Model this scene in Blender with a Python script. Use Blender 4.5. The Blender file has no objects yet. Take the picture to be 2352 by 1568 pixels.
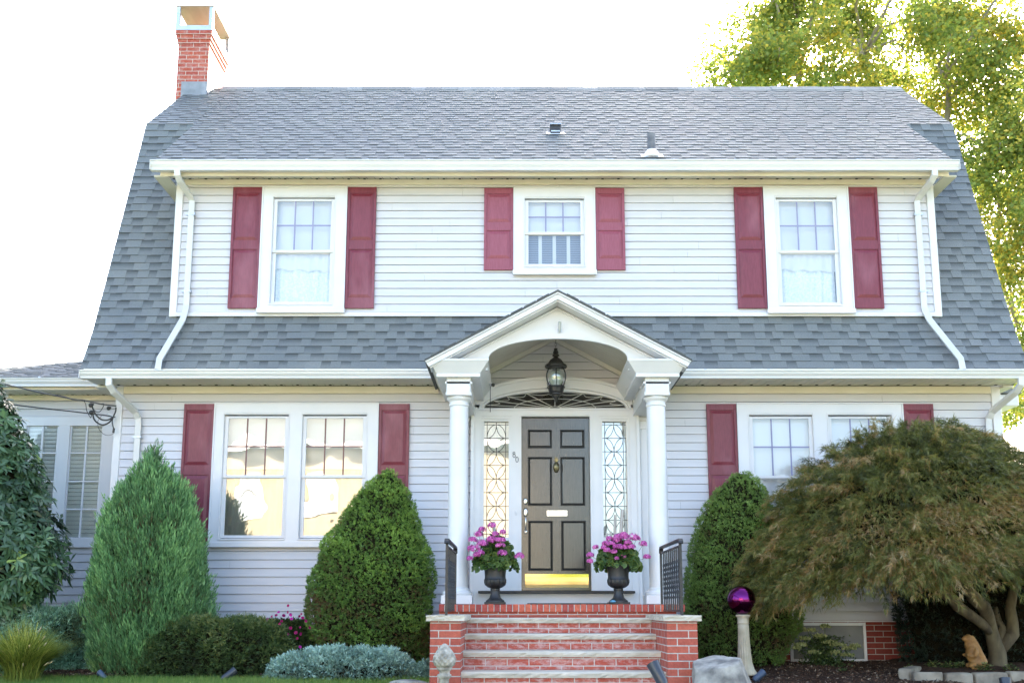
import bpy, math, random
import numpy as np
from mathutils import Vector, Matrix
R=math.radians
scene=bpy.context.scene
# ------------------------------------------------------------------ camera
F=2400.;PX=1190.;PY=975.;TILT=math.atan(420/2400.);DW=12.65   # eye is the origin height z=0, lower front wall is the plane y=0
cd=bpy.data.cameras.new('camera'); cam=bpy.data.objects.new('camera',cd); scene.collection.objects.link(cam)
cam.location=(0,-DW,0); cam.rotation_euler=(R(90)+TILT,0,0)
cd.sensor_width=36; cd.lens=F/2352*36; cd.shift_x=-(PX-1176)/2352; cd.shift_y=(PY-784)/2352
cd.clip_start=.05; cd.clip_end=3000
scene.camera=cam
# ------------------------------------------------------------------ sky, sun, exposure
SUN_EL=R(34); SUN_AZ=R(20)          # azimuth from +Y (behind the house) towards +X
w=bpy.data.worlds.new('World'); scene.world=w; w.use_nodes=True
nt=w.node_tree; bg=nt.nodes['Background']
sky=nt.nodes.new('ShaderNodeTexSky'); sky.sky_type='NISHITA'; sky.sun_disc=False
sky.sun_elevation=SUN_EL; sky.sun_rotation=SUN_AZ; sky.air_density=1.0; sky.dust_density=3.5; sky.ozone_density=1.0
nt.links.new(sky.outputs[0],bg.inputs[0]); bg.inputs[1].default_value=.15
sl=bpy.data.lights.new('sun','SUN'); sl.energy=5.0; sl.angle=R(.6); sl.color=(1,.9,.74)
so=bpy.data.objects.new('sun',sl); scene.collection.objects.link(so)
sd=Vector((math.sin(SUN_AZ)*math.cos(SUN_EL),math.cos(SUN_AZ)*math.cos(SUN_EL),math.sin(SUN_EL)))
so.rotation_euler=sd.to_track_quat('Z','Y').to_euler(); so.location=(15,25,25)
vs=scene.view_settings; vs.view_transform='Standard'; vs.look='None'; vs.gamma=1; vs.exposure=2.75; vs.use_curve_mapping=False
scene.render.engine='CYCLES'
scene.cycles.max_bounces=8; scene.cycles.transparent_max_bounces=16

# ------------------------------------------------------------------ helpers
def ray(px,py):
    cx=(px-PX)/F; cz=-(py-PY)/F
    return (cx, math.cos(TILT)-cz*math.sin(TILT), math.sin(TILT)+cz*math.cos(TILT))
def at(px,py,Y):                    # survey helper: photo measurement on the plane y=Y -> (x,z)
    r=ray(px,py); k=(DW+Y)/r[1]; return (r[0]*k, r[2]*k)
def gz(y,x=0):                      # height of the ground
    return -.645+.07*y if y>-10 else -1.345
def fin(me,name,mat,parent,smooth):
    o=bpy.data.objects.new(name,me); scene.collection.objects.link(o)
    if mat: me.materials.append(mat)
    if parent: o.parent=parent
    if smooth:
        me.polygons.foreach_set('use_smooth',[True]*len(me.polygons))
        if smooth!=True:
            pass
    return o
def tag(o,label=None,cat=None,group=None,kind=None):
    if label:o['label']=label
    if cat:o['category']=cat
    if group:o['group']=group
    if kind:o['kind']=kind
    return o
def empty(name,label,cat,group=None,loc=(0,0,0)):
    o=bpy.data.objects.new(name,None); o.empty_display_size=.1; scene.collection.objects.link(o); o.location=loc
    return tag(o,label,cat,group)
def copy_tree(o,parent=None):
    c=o.copy(); scene.collection.objects.link(c)
    if parent: c.parent=parent
    for ch in list(o.children): copy_tree(ch,c)
    return c
class MB:
    def __init__(s): s.v=[];s.f=[];s.t=[]
    def add(s,vs,fs,tone=.5):
        n=len(s.v); s.v+=[tuple(p) for p in vs]; s.f+=[tuple(i+n for i in f) for f in fs]
        s.t+= list(tone) if hasattr(tone,'__len__') else [tone]*len(vs); return s
    def box(s,x0,x1,y0,y1,z0,z1,tone=.5):
        return s.add([(x0,y0,z0),(x1,y0,z0),(x1,y1,z0),(x0,y1,z0),(x0,y0,z1),(x1,y0,z1),(x1,y1,z1),(x0,y1,z1)],
          [(0,3,2,1),(4,5,6,7),(0,1,5,4),(1,2,6,5),(2,3,7,6),(3,0,4,7)],tone)
    def quad(s,a,b,c,d,tone=.5): return s.add([a,b,c,d],[(0,1,2,3)],tone)
    def prism(s,pts,axis,a,b,tone=.5):
        # pts 2D outline extruded along axis ('x': pts=(y,z); 'y': pts=(x,z); 'z': pts=(x,y))
        def P(p,t): return (t,p[0],p[1]) if axis=='x' else ((p[0],t,p[1]) if axis=='y' else (p[0],p[1],t))
        n=len(pts); vs=[P(p,a) for p in pts]+[P(p,b) for p in pts]
        fs=[(i,(i+1)%n,n+(i+1)%n,n+i) for i in range(n)]+[tuple(range(n))[::-1],tuple(range(n,2*n))]
        return s.add(vs,fs,tone)
    def strip(s,A,B,y0,y1,tone=.5):
        # solid between two open (x,z) polylines A,B of equal length, from y0 to y1
        n=len(A)
        vs=[(p[0],y0,p[1]) for p in A]+[(p[0],y0,p[1]) for p in B]+[(p[0],y1,p[1]) for p in A]+[(p[0],y1,p[1]) for p in B]
        fs=[]
        for i in range(n-1):
            fs+=[(i,i+1,n+i+1,n+i),(2*n+i,3*n+i,3*n+i+1,2*n+i+1),(i,2*n+i,2*n+i+1,i+1),(n+i,n+i+1,3*n+i+1,3*n+i)]
        fs+=[(0,n,3*n,2*n),(n-1,3*n-1,4*n-1,2*n-1)]
        return s.add(vs,fs,tone)
    def lathe(s,prof,c,seg=24,flute=0,nf=0,fz=None,tone=.5):
        n=len(prof); vs=[]
        for (r,z) in prof:
            for k in range(seg):
                a=2*math.pi*k/seg; rr=r
                if nf and (fz is None or fz[0]<=z<=fz[1]): rr=r*(1-flute*(.5+.5*math.cos(nf*a)))
                vs.append((c[0]+rr*math.cos(a),c[1]+rr*math.sin(a),c[2]+z))
        fs=[(i*seg+k,i*seg+(k+1)%seg,(i+1)*seg+(k+1)%seg,(i+1)*seg+k) for i in range(n-1) for k in range(seg)]
        fs+=[tuple(range(seg))[::-1],tuple(range((n-1)*seg,n*seg))]
        return s.add(vs,fs,tone)
    def tube(s,pts,r,seg=8,tone=.5,sq=None):
        pts=[Vector(p) for p in pts]; n=len(pts); vs=[]
        rs=r if hasattr(r,'__len__') else [r]*n
        up=None
        for i,p in enumerate(pts):
            d=(pts[min(i+1,n-1)]-pts[max(i-1,0)]).normalized()
            if up is None: up=Vector((0,0,1)) if abs(d.z)<.9 else Vector((0,1,0))
            x=d.cross(up); 
            if x.length<1e-5: x=d.cross(Vector((1,0,0)))
            x.normalize(); y=x.cross(d).normalized(); up=y
            for k in range(seg):
                a=2*math.pi*(k+.5)/seg
                if sq: vs.append(p+x*sq[0]*(1 if math.cos(a)>0 else -1)+y*sq[1]*(1 if math.sin(a)>0 else -1))
                else: vs.append(p+x*rs[i]*math.cos(a)+y*rs[i]*math.sin(a))
        fs=[(i*seg+k,i*seg+(k+1)%seg,(i+1)*seg+(k+1)%seg,(i+1)*seg+k) for i in range(n-1) for k in range(seg)]
        fs+=[tuple(range(seg))[::-1],tuple(range((n-1)*seg,n*seg))]
        return s.add(vs,fs,tone)
    def ball(s,c,rx,ry=None,rz=None,seg=16,tone=.5,rot=None):
        ry=ry or rx; rz=rz or rx; vs=[];m=seg//2
        M=Matrix.Rotation(rot,3,'Y') if rot else None
        for i in range(m+1):
            ph=math.pi*i/m
            for k in range(seg):
                a=2*math.pi*k/seg; p=Vector((rx*math.sin(ph)*math.cos(a),ry*math.sin(ph)*math.sin(a),-rz*math.cos(ph)))
                if M: p=M@p
                vs.append((c[0]+p.x,c[1]+p.y,c[2]+p.z))
        fs=[(i*seg+k,i*seg+(k+1)%seg,(i+1)*seg+(k+1)%seg,(i+1)*seg+k) for i in range(m) for k in range(seg)]
        return s.add(vs,fs,tone)
    def build(s,name,mat,parent=None,smooth=False,bevel=0,uv=False,seg=1,auto=False):
        me=bpy.data.meshes.new(name); me.from_pydata(s.v,[],s.f); me.update()
        a=me.attributes.new('tone','FLOAT','POINT'); a.data.foreach_set('value',s.t)
        if uv:
            l=me.uv_layers.new(name='uv'); d=np.zeros(len(me.loops)*2,dtype=np.float32)
            for p in me.polygons:
                nx,ny,nz_=[abs(q) for q in p.normal]
                for li in p.loop_indices:
                    c=me.vertices[me.loops[li].vertex_index].co
                    if ny>=nx and ny>=nz_: d[2*li]=c.x; d[2*li+1]=c.z
                    elif nx>=nz_: d[2*li]=c.y; d[2*li+1]=c.z
                    else: d[2*li]=c.x; d[2*li+1]=c.y
            l.data.foreach_set('uv',d)
        o=fin(me,name,mat,parent,smooth)
        if auto:
            try: me.set_sharp_from_angle(angle=R(40))
            except Exception: pass
        if bevel:
            b=o.modifiers.new('b','BEVEL'); b.width=bevel; b.segments=seg; b.limit_method='ANGLE'; b.angle_limit=R(40)
        return o
def npmesh(name,V,Fc,tone,mat,parent,smooth=False,per=4):
    me=bpy.data.meshes.new(name); nv=len(V); nf=len(Fc)
    me.vertices.add(nv); me.vertices.foreach_set('co',V.astype(np.float32).ravel())
    me.loops.add(nf*per); me.loops.foreach_set('vertex_index',Fc.astype(np.int32).ravel())
    me.polygons.add(nf); me.polygons.foreach_set('loop_start',np.arange(nf,dtype=np.int32)*per)
    try: me.polygons.foreach_set('loop_total',np.full(nf,per,dtype=np.int32))
    except Exception: pass
    me.update(calc_edges=True)
    a=me.attributes.new('tone','FLOAT','POINT'); a.data.foreach_set('value',tone.astype(np.float32))
    return fin(me,name,mat,parent,smooth)
def unit(a): return a/np.maximum(np.linalg.norm(a,axis=1,keepdims=True),1e-9)
def leaves(name,P,D,L,W,tone,mat,parent,rng,flat=None,droop=0.,mid=.45):
    """many leaf-shaped quads: base P, direction D, length L, width W"""
    D=unit(D); n=len(P)
    S=np.cross(D,rng.normal(size=(n,3)) if flat is None else flat+.25*rng.normal(size=(n,3))); S=unit(S)
    N=np.cross(S,D)
    L=np.broadcast_to(np.asarray(L,float).reshape(-1,1) if np.ndim(L) else np.full((n,1),L),(n,1)); W=np.broadcast_to(np.asarray(W,float).reshape(-1,1) if np.ndim(W) else np.full((n,1),W),(n,1))
    V=np.empty((n,4,3)); V[:,0]=P; V[:,1]=P+D*L*mid+S*W/2; V[:,2]=P+D*L+np.array([0,0,-droop])*L; V[:,3]=P+D*L*mid-S*W/2
    Fc=np.arange(n*4).reshape(n,4)
    return npmesh(name,V.reshape(-1,3),Fc,np.repeat(tone,4),mat,parent)
def nz(P,freq,seed,k=6):
    g=np.random.default_rng(seed); out=np.zeros(len(P)); fr=np.broadcast_to(np.asarray(freq,float),(3,))
    for i in range(k):
        d=g.normal(size=3); d/=np.linalg.norm(d); out+=np.sin((P*fr)@d*(1+g.random()*.8)+g.random()*6.28)
    return out/k*1.6

# ------------------------------------------------------------------ materials
def mk(name,col=(.5,.5,.5),rough=.6,metal=0,spec=.5):
    m=bpy.data.materials.new(name); m.use_nodes=True; n=m.node_tree; b=n.nodes['Principled BSDF']
    b.inputs['Base Color'].default_value=(*col,1); b.inputs['Roughness'].default_value=rough; b.inputs['Metallic'].default_value=metal
    b.inputs['Specular IOR Level'].default_value=spec
    return m,n,b
def N(n,t,**k):
    o=n.nodes.new(t)
    for a,v in k.items():
        if a in o.inputs.keys(): o.inputs[a].default_value=v
        else: setattr(o,a,v)
    return o
def coord(n,scale=(1,1,1)):
    g=N(n,'ShaderNodeNewGeometry'); mp=N(n,'ShaderNodeMapping'); mp.inputs['Scale'].default_value=scale
    n.links.new(g.outputs['Position'],mp.inputs[0]); return mp.outputs[0]
def mixc(n,fac,a,b,blend='MIX'):
    m=N(n,'ShaderNodeMix',data_type='RGBA',blend_type=blend)
    for i,x in ((0,fac),(6,a),(7,b)):
        if hasattr(x,'is_linked') or hasattr(x,'links'): n.links.new(x,m.inputs[i])
        else: m.inputs[i].default_value=x if i==0 else (*x,1)
    return m.outputs[2]
def noise(n,vec,scale,detail=4,rough=.55,out=0):
    t=N(n,'ShaderNodeTexNoise'); t.inputs['Scale'].default_value=scale; t.inputs['Detail'].default_value=detail; t.inputs['Roughness'].default_value=rough
    n.links.new(vec,t.inputs['Vector']); return t.outputs[out]
def ramp(n,fac,stops):
    r=N(n,'ShaderNodeValToRGB'); e=r.color_ramp.elements
    while len(e)<len(stops): e.new(.5)
    for q,(p,c) in zip(e,stops): q.position=p; q.color=(*c,1) if len(c)==3 else c
    n.links.new(fac,r.inputs[0]); return r.outputs[0]
def bump(n,b,h,strength,dist=.01):
    u=N(n,'ShaderNodeBump'); u.inputs['Strength'].default_value=strength; u.inputs['Distance'].default_value=dist
    n.links.new(h,u.inputs['Height']); n.links.new(u.outputs[0],b.inputs['Normal']); return u
def varied(name,c1,c2,scale=2,rough=.6,bs=0,bscale=80,stretch=(1,1,1),metal=0,spec=.5):
    m,n,b=mk(name,c1,rough,metal,spec); v=coord(n,stretch); f=noise(n,v,scale,6)
    n.links.new(ramp(n,f,[(.35,c1),(.65,c2)]),b.inputs['Base Color'])
    if bs: bump(n,b,noise(n,v,bscale,3),bs,.004)
    return m
def attr(n):
    a=N(n,'ShaderNodeAttribute'); a.attribute_name='tone'; return a.outputs['Fac']
def foliage(name,stops,trans=.25,rough=.5,tcol=None,noisy=.25):
    m,n,b=mk(name,(.1,.1,.1),rough,0,.35); t=attr(n)
    v=coord(n); q=noise(n,v,9,3)
    mm=N(n,'ShaderNodeMath',operation='MULTIPLY_ADD'); n.links.new(q,mm.inputs[0]); mm.inputs[1].default_value=noisy
    n.links.new(t,mm.inputs[2])
    s=N(n,'ShaderNodeMath',operation='SUBTRACT'); n.links.new(mm.outputs[0],s.inputs[0]); s.inputs[1].default_value=noisy/2
    c=ramp(n,s.outputs[0],stops); n.links.new(c,b.inputs['Base Color'])
    tr=N(n,'ShaderNodeBsdfTranslucent'); 
    tc=mixc(n,1.,c,tcol or (1.3,1.35,.8),'MULTIPLY'); n.links.new(tc,tr.inputs['Color'])
    mx=N(n,'ShaderNodeMixShader'); mx.inputs[0].default_value=trans
    n.links.new(b.outputs[0],mx.inputs[1]); n.links.new(tr.outputs[0],mx.inputs[2]); n.links.new(mx.outputs[0],n.nodes['Material Output'].inputs[0])
    return m
M={}
M['siding']=varied('vinyl_siding',(.575,.562,.585),(.615,.60,.62),1.2,.42,.12,140,(1,1,14))
M['sidingcream']=varied('cream_siding',(.34,.28,.19),(.40,.33,.23),1.5,.6)
M['trim']=varied('white_trim',(.66,.655,.655),(.71,.70,.70),2.5,.38,.05,60)
M['pvc']=varied('white_window_vinyl',(.66,.655,.67),(.70,.69,.70),3,.25)
M['gutter']=varied('white_gutter',(.60,.595,.58),(.66,.65,.63),(1.5),.3,0,60,(.6,1,1))
M['soffit']=varied('soffit_panel',(.60,.575,.51),(.67,.64,.57),2,.5)
M['fasc']=varied('cream_fascia',(.70,.63,.50),(.76,.70,.58),2,.45)
M['black']=varied('black_iron',(.012,.012,.013),(.03,.028,.026),12,.42,.3,60)
M['dark']=mk('dark_gap',(.01,.01,.01),.9)[0]
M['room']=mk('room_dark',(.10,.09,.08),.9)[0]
M['lead']=mk('lead_came',(.07,.07,.075),.4,.6)[0]
M['leadw']=mk('pale_came',(.75,.73,.68),.5,0)[0]
M['alud']=varied('lead_flashing',(.17,.19,.22),(.27,.29,.33),6,.55)
M['alu']=varied('galvanised_metal',(.42,.45,.5),(.55,.58,.62),6,.38,0,60,(1,1,1),.7)
M['brass']=varied('polished_brass',(.85,.60,.22),(.9,.68,.3),4,.07,.06,7,(1,1,1),1)
M['nickel']=mk('satin_nickel',(.75,.72,.68),.22,1)[0]
M['oldbrass']=varied('aged_brass',(.10,.085,.05),(.35,.29,.15),30,.38,.4,90,(1,1,1),.8)
M['blind']=mk('white_shade',(.72,.73,.72),.8)[0]
M['slat']=mk('cream_slat',(.84,.82,.70),.6)[0]
M['lace']=varied('lace_curtain',(.66,.74,.74),(.86,.88,.86),38,.9)
M['lacedk']=mk('sheer_grey_curtain',(.33,.32,.29),.9)[0]
M['louv']=mk('grey_shutter_blind',(.34,.37,.42),.7)[0]
M['muntin']=mk('grille_lavender',(.26,.26,.42),.5)[0]
M['muntinb']=mk('grille_reflect_tint',(.20,.10,.09),.5)[0]  # brown of the reflection painted onto the grille bars
M['bark']=varied('bark',(.10,.08,.05),(.20,.165,.11),7,.9,.8,40,(1,1,.35))
M['barkm']=varied('mossy_bark',(.075,.06,.04),(.17,.145,.085),9,.9,.7,40,(1,1,.4))
M['stonew']=None
def glass(name,fac,tint=(1,1,1),rough=.0,wave=.02,ws=1.6):
    m=bpy.data.materials.new(name); m.use_nodes=True; n=m.node_tree; n.nodes.remove(n.nodes['Principled BSDF'])
    g=N(n,'ShaderNodeBsdfGlossy'); g.inputs['Roughness'].default_value=rough; g.inputs['Color'].default_value=(1,1,1,1)
    t=N(n,'ShaderNodeBsdfTransparent'); t.inputs[0].default_value=(*tint,1)
    mx=N(n,'ShaderNodeMixShader'); fr=N(n,'ShaderNodeFresnel'); fr.inputs[0].default_value=1.5
    ad=N(n,'ShaderNodeMath',operation='ADD'); ad.use_clamp=True; ad.inputs[1].default_value=fac; n.links.new(fr.outputs[0],ad.inputs[0])
    n.links.new(ad.outputs[0],mx.inputs[0]); n.links.new(t.outputs[0],mx.inputs[1]); n.links.new(g.outputs[0],mx.inputs[2])
    v=coord(n); q=noise(n,v,ws,2); u=N(n,'ShaderNodeBump'); u.inputs['Strength'].default_value=wave; u.inputs['Distance'].default_value=.05
    n.links.new(q,u.inputs['Height']); n.links.new(u.outputs[0],g.inputs['Normal'])
    n.links.new(mx.outputs[0],n.nodes['Material Output'].inputs[0]); return m
M['glass']=glass('window_glass',.06,(.93,.96,1),0,.05)
M['glassmirror']=glass('old_window_glass',.20,(.95,.96,.95),0,.07)
M['glassdark']=glass('fanlight_glass',.03,(.5,.5,.5),0,.06,2.5)
M['glassclear']=glass('lantern_glass',.10,(.9,.97,.95))
# shingles
m,n,b=mk('roof_shingle',(.2,.2,.2),.62,0,.4); v=coord(n)
t=attr(n); base=ramp(n,t,[(0,(.050,.054,.054)),(.5,(.158,.168,.165)),(1,(.245,.255,.25))])
g=noise(n,v,260,2,.8); gr=ramp(n,g,[(.3,(.55,.55,.56)),(.7,(1.45,1.45,1.42))])
c=mixc(n,1.,base,gr,'MULTIPLY'); lo=ramp(n,noise(n,v,.9,4),[(.3,(.86,.88,.92)),(.7,(1.1,1.08,1.04))])
n.links.new(mixc(n,1.,c,lo,'MULTIPLY'),b.inputs['Base Color']); bump(n,b,g,.5,.003); M['shingle']=m
# brick (metric uv)
def brickmat(name,c1,c2,mortar,efflo,bw=.2065,rh=.0677,off=.5,yoff=0,xoff=0):
    m,n,b=mk(name,c1,.85,0,.25); uv=N(n,'ShaderNodeUVMap'); mp=N(n,'ShaderNodeMapping'); mp.inputs['Location'].default_value=(xoff,yoff,0); n.links.new(uv.outputs[0],mp.inputs[0])
    br=N(n,'ShaderNodeTexBrick'); br.offset=off; br.inputs['Scale'].default_value=1; br.inputs['Brick Width'].default_value=bw; br.inputs['Row Height'].default_value=rh
    br.inputs['Mortar Size'].default_value=.0048; br.inputs['Mortar Smooth'].default_value=.15; br.inputs['Bias'].default_value=0
    br.inputs['Color1'].default_value=(*c1,1); br.inputs['Color2'].default_value=(*c2,1); br.inputs['Mortar'].default_value=(*mortar,1)
    n.links.new(mp.outputs[0],br.inputs['Vector'])
    v=coord(n); f=noise(n,v,30,5,.7); c=mixc(n,1.,br.outputs['Color'],ramp(n,f,[(.3,(.80,.8,.8)),(.72,(1.18,1.15,1.12))]),'MULTIPLY')
    if efflo:
        vs_=coord(n,(1,1,2.6)); e=noise(n,vs_,11,7,.75); em=ramp(n,e,[(.46,(0,0,0)),(.66,(efflo,efflo,efflo))])
        c=mixc(n,em,c,(.62,.45,.42))
    n.links.new(c,b.inputs['Base Color'])
    iv=N(n,'ShaderNodeMath',operation='MULTIPLY_ADD'); n.links.new(br.outputs['Fac'],iv.inputs[0]); iv.inputs[1].default_value=-1; n.links.new(f,iv.inputs[2])
    bump(n,b,iv.outputs[0],.7,.006); return m
RB1=(.46,.12,.078); RB2=(.37,.085,.060)
M['brick']=brickmat('red_brick',RB1,RB2,(.50,.48,.44),.0)
M['brickst']=brickmat('stained_red_brick',RB1,(.42,.085,.058),(.55,.52,.48),.9)
M['brickdk']=brickmat('foundation_brick',(.25,.05,.038),(.19,.037,.03),(.45,.42,.38),0)
M['brickch']=brickmat('chimney_brick',(.40,.09,.055),(.32,.065,.05),(.50,.44,.40),.35,.2,.0677)
m,n,b=mk('edge_brick',RB1,.85,0,.25); t=attr(n); v=coord(n)
c=mixc(n,1.,ramp(n,t,[(0,(.32,.065,.055)),(.5,(.44,.09,.06)),(1,(.55,.14,.08))]),ramp(n,noise(n,v,40,5),[(.3,(.75,.75,.75)),(.7,(1.2,1.15,1.12))]),'MULTIPLY')
n.links.new(c,b.inputs['Base Color']); bump(n,b,noise(n,v,60,4),.5,.004); M['brickone']=m
M['mortar']=varied('mortar',(.42,.40,.36),(.55,.52,.48),20,.95)
M['slab']=varied('limestone_tread',(.46,.405,.31),(.60,.535,.43),5,.85,.7,26)
M['rock']=varied('grey_rock',(.14,.13,.115),(.42,.39,.33),6.5,.9,1.,22)
M['edging']=varied('edging_stone',(.20,.17,.13),(.36,.32,.25),6,.95,.8,30)
M['castst']=varied('cast_stone',(.40,.34,.23),(.55,.48,.35),7,.9,.5,50)
M['cone']=varied('weathered_cast_stone',(.22,.20,.16),(.48,.44,.36),16,.95,.5,60)
M['statue']=varied('golden_cast_statue',(.22,.105,.03),(.46,.25,.08),9,.6,.6,40)
# shutters (faded plum red with pale scuffs)
m,n,b=mk('shutter_plum',(.2,.03,.05),.42,0,.5); v=coord(n)
g=noise(n,coord(n,(6,6,.8)),14,5,.6); c=ramp(n,g,[(.35,(.150,.017,.031)),(.65,(.195,.026,.044))])
q=noise(n,coord(n,(1,1,.45)),2.3,3); f=ramp(n,q,[(.54,(0,0,0)),(.76,(.26,.26,.26))])
c=mixc(n,f,c,(.50,.23,.28))
n.links.new(c,b.inputs['Base Color']); bump(n,b,g,.25,.002); M['shutter']=m
m,n,b=mk('shutter_pink',(.2,.03,.05),.42,0,.5)
g=noise(n,coord(n,(6,6,.8)),14,5,.6); c=ramp(n,g,[(.35,(.24,.048,.075)),(.65,(.29,.066,.10))])
n.links.new(c,b.inputs['Base Color']); bump(n,b,g,.25,.002); M['shutterp']=m
# door
m,n,b=mk('black_door_paint',(.016,.016,.015),.17,0,.75); g=noise(n,coord(n,(14,14,.7)),9,5,.65)
n.links.new(ramp(n,g,[(.3,(.020,.019,.017)),(.7,(.045,.042,.036))]),b.inputs['Base Color']); bump(n,b,g,.10,.002); M['door']=m
M['doormold']=mk('black_moulding',(.004,.004,.004),.3,0,.3)[0]
# ground
def groundmat(name,stops,scale,bs,sc2=60,rough=.95):
    m,n,b=mk(name,(.1,.1,.1),rough,0,.2); v=coord(n); f=noise(n,v,scale,8,.7)
    n.links.new(ramp(n,f,stops),b.inputs['Base Color']); bump(n,b,noise(n,v,sc2,5,.7),bs,.02); return m
M['mulch']=groundmat('mulch',[(.3,(.022,.012,.008)),(.5,(.065,.034,.020)),(.66,(.12,.07,.042)),(.8,(.2,.14,.09))],28,1.)
M['lawn']=groundmat('lawn_ground',[(.3,(.06,.10,.024)),(.6,(.09,.15,.035)),(.8,(.14,.17,.06))],7,.6)
M['road']=groundmat('pale_tan_road',[(.3,(.27,.245,.20)),(.7,(.36,.32,.26))],60,.3)  # road made pale and tan to bounce warm light onto the front
M['walk']=groundmat('concrete_walk',[(.3,(.30,.29,.27)),(.7,(.42,.41,.38))],8,.3)
M['chip']=foliage('mulch_chip',[(0,(.03,.016,.010)),(.5,(.10,.052,.03)),(.8,(.20,.13,.085)),(1,(.45,.36,.26))],.0,.9,noisy=0)
# foliage
M['grass']=foliage('grass_blade',[(0, (0.065, 0.13, 0.026)), (0.5, (0.13, 0.247, 0.046)), (1, (0.26, 0.338, 0.091))],.3)
M['spruce']=foliage('spruce_needles',[(0, (0.196, 0.081, 0.046)), (0.16, (0.126, 0.126, 0.042)), (0.35, (0.082, 0.151, 0.032)), (0.65, (0.142, 0.257, 0.046)), (1, (0.275, 0.413, 0.078))],.12)
M['spruceg']=foliage('spruce_needles_green',[(0,(.16,.09,.05)),(.12,(.11,.13,.04)),(.3,(.09,.15,.034)),(.6,(.15,.25,.055)),(1,(.26,.38,.10))],.12)
M['juniper']=foliage('juniper_sprays',[(0, (0.123, 0.087, 0.044)), (0.2, (0.075, 0.136, 0.055)), (0.55, (0.136, 0.285, 0.111)), (1, (0.297, 0.495, 0.186))],.15)
M['yew']=foliage('yew_needles',[(0,(.028,.034,.014)),(.4,(.045,.078,.024)),(.75,(.085,.13,.036)),(1,(.17,.19,.06))],.1)
M['yewdk']=foliage('dark_yew_needles',[(0, (0.007, 0.012, 0.008)), (0.5, (0.017, 0.031, 0.019)), (1, (0.042, 0.066, 0.038))],.08)
M['rhodo']=foliage('rhododendron_leaf',[(0, (0.027, 0.053, 0.027)), (0.5, (0.06, 0.113, 0.053)), (0.9, (0.121, 0.216, 0.094)), (1, (0.322, 0.43, 0.108))],.08,.28)
M['blue']=foliage('blue_juniper',[(0, (0.085, 0.068, 0.043)), (0.25, (0.102, 0.145, 0.111)), (0.6, (0.221, 0.357, 0.297)), (1, (0.442, 0.612, 0.527))],.1)
M['bluel']=foliage('teal_juniper',[(0, (0.093, 0.109, 0.062)), (0.3, (0.139, 0.233, 0.139)), (0.7, (0.279, 0.513, 0.356)), (1, (0.528, 0.7, 0.621))],.1)
M['fount']=foliage('fountain_grass',[(0, (0.103, 0.124, 0.025)), (0.5, (0.248, 0.31, 0.062)), (1, (0.621, 0.58, 0.166))],.25)
M['plume']=mk('seed_plume',(.52,.42,.24),.9)[0]
M['acer']=foliage('laceleaf_maple',[(0,(.034,.038,.011)),(.25,(.085,.098,.024)),(.5,(.165,.175,.044)),(.68,(.27,.24,.068)),(.84,(.34,.17,.065)),(1,(.44,.35,.19))],.22,.4)
M['maple']=foliage('maple_leaf',[(0,(.13,.19,.05)),(.45,(.24,.30,.085)),(.75,(.48,.43,.10)),(1,(.62,.47,.11))],.52,.5,(1.3,1.25,.75))
M['barkl']=varied('pale_bark',(.22,.185,.14),(.32,.27,.21),7,.9)
M['geran']=foliage('geranium_leaf',[(0, (0.029, 0.061, 0.018)), (0.6, (0.072, 0.135, 0.032)), (1, (0.234, 0.288, 0.072))],.15)
M['pink']=foliage('pink_petal',[(0,(.42,.05,.25)),(.5,(.78,.16,.52)),(1,(.88,.36,.68))],.3,.6,(1,1,1))
M['mag']=foliage('magenta_petal',[(0,(.25,.0,.09)),(.5,(.50,.005,.14)),(1,(.45,.03,.40))],.3,.6,(1,1,1))
M['hydr']=foliage('sedum_leaf',[(0, (0.029, 0.048, 0.016)), (0.6, (0.072, 0.12, 0.032)), (1, (0.448, 0.464, 0.208))],.15)
M['core']=mk('shade_core',(.014,.012,.007),1,0,0)[0]  # near-black colour stands for the shade inside the plants
M['globe']=mk('purple_mirror_globe',(.15,.018,.115),.03,1)[0]
m,n,b=mk('blue_plastic',(.10,.30,.45),.4); M['bluep']=m
M['spot']=mk('black_spotlight',(.03,.035,.045),.28)[0]
M['spotb']=mk('faded_spotlight',(.05,.075,.12),.45)[0]
M['screen']=varied('dusty_screen',(.13,.13,.13),(.20,.20,.19),2.5,.5)
M['wood']=varied('chimney_plate',(.34,.29,.24),(.44,.38,.31),5,.7,0,60,(1,.25,1))

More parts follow.
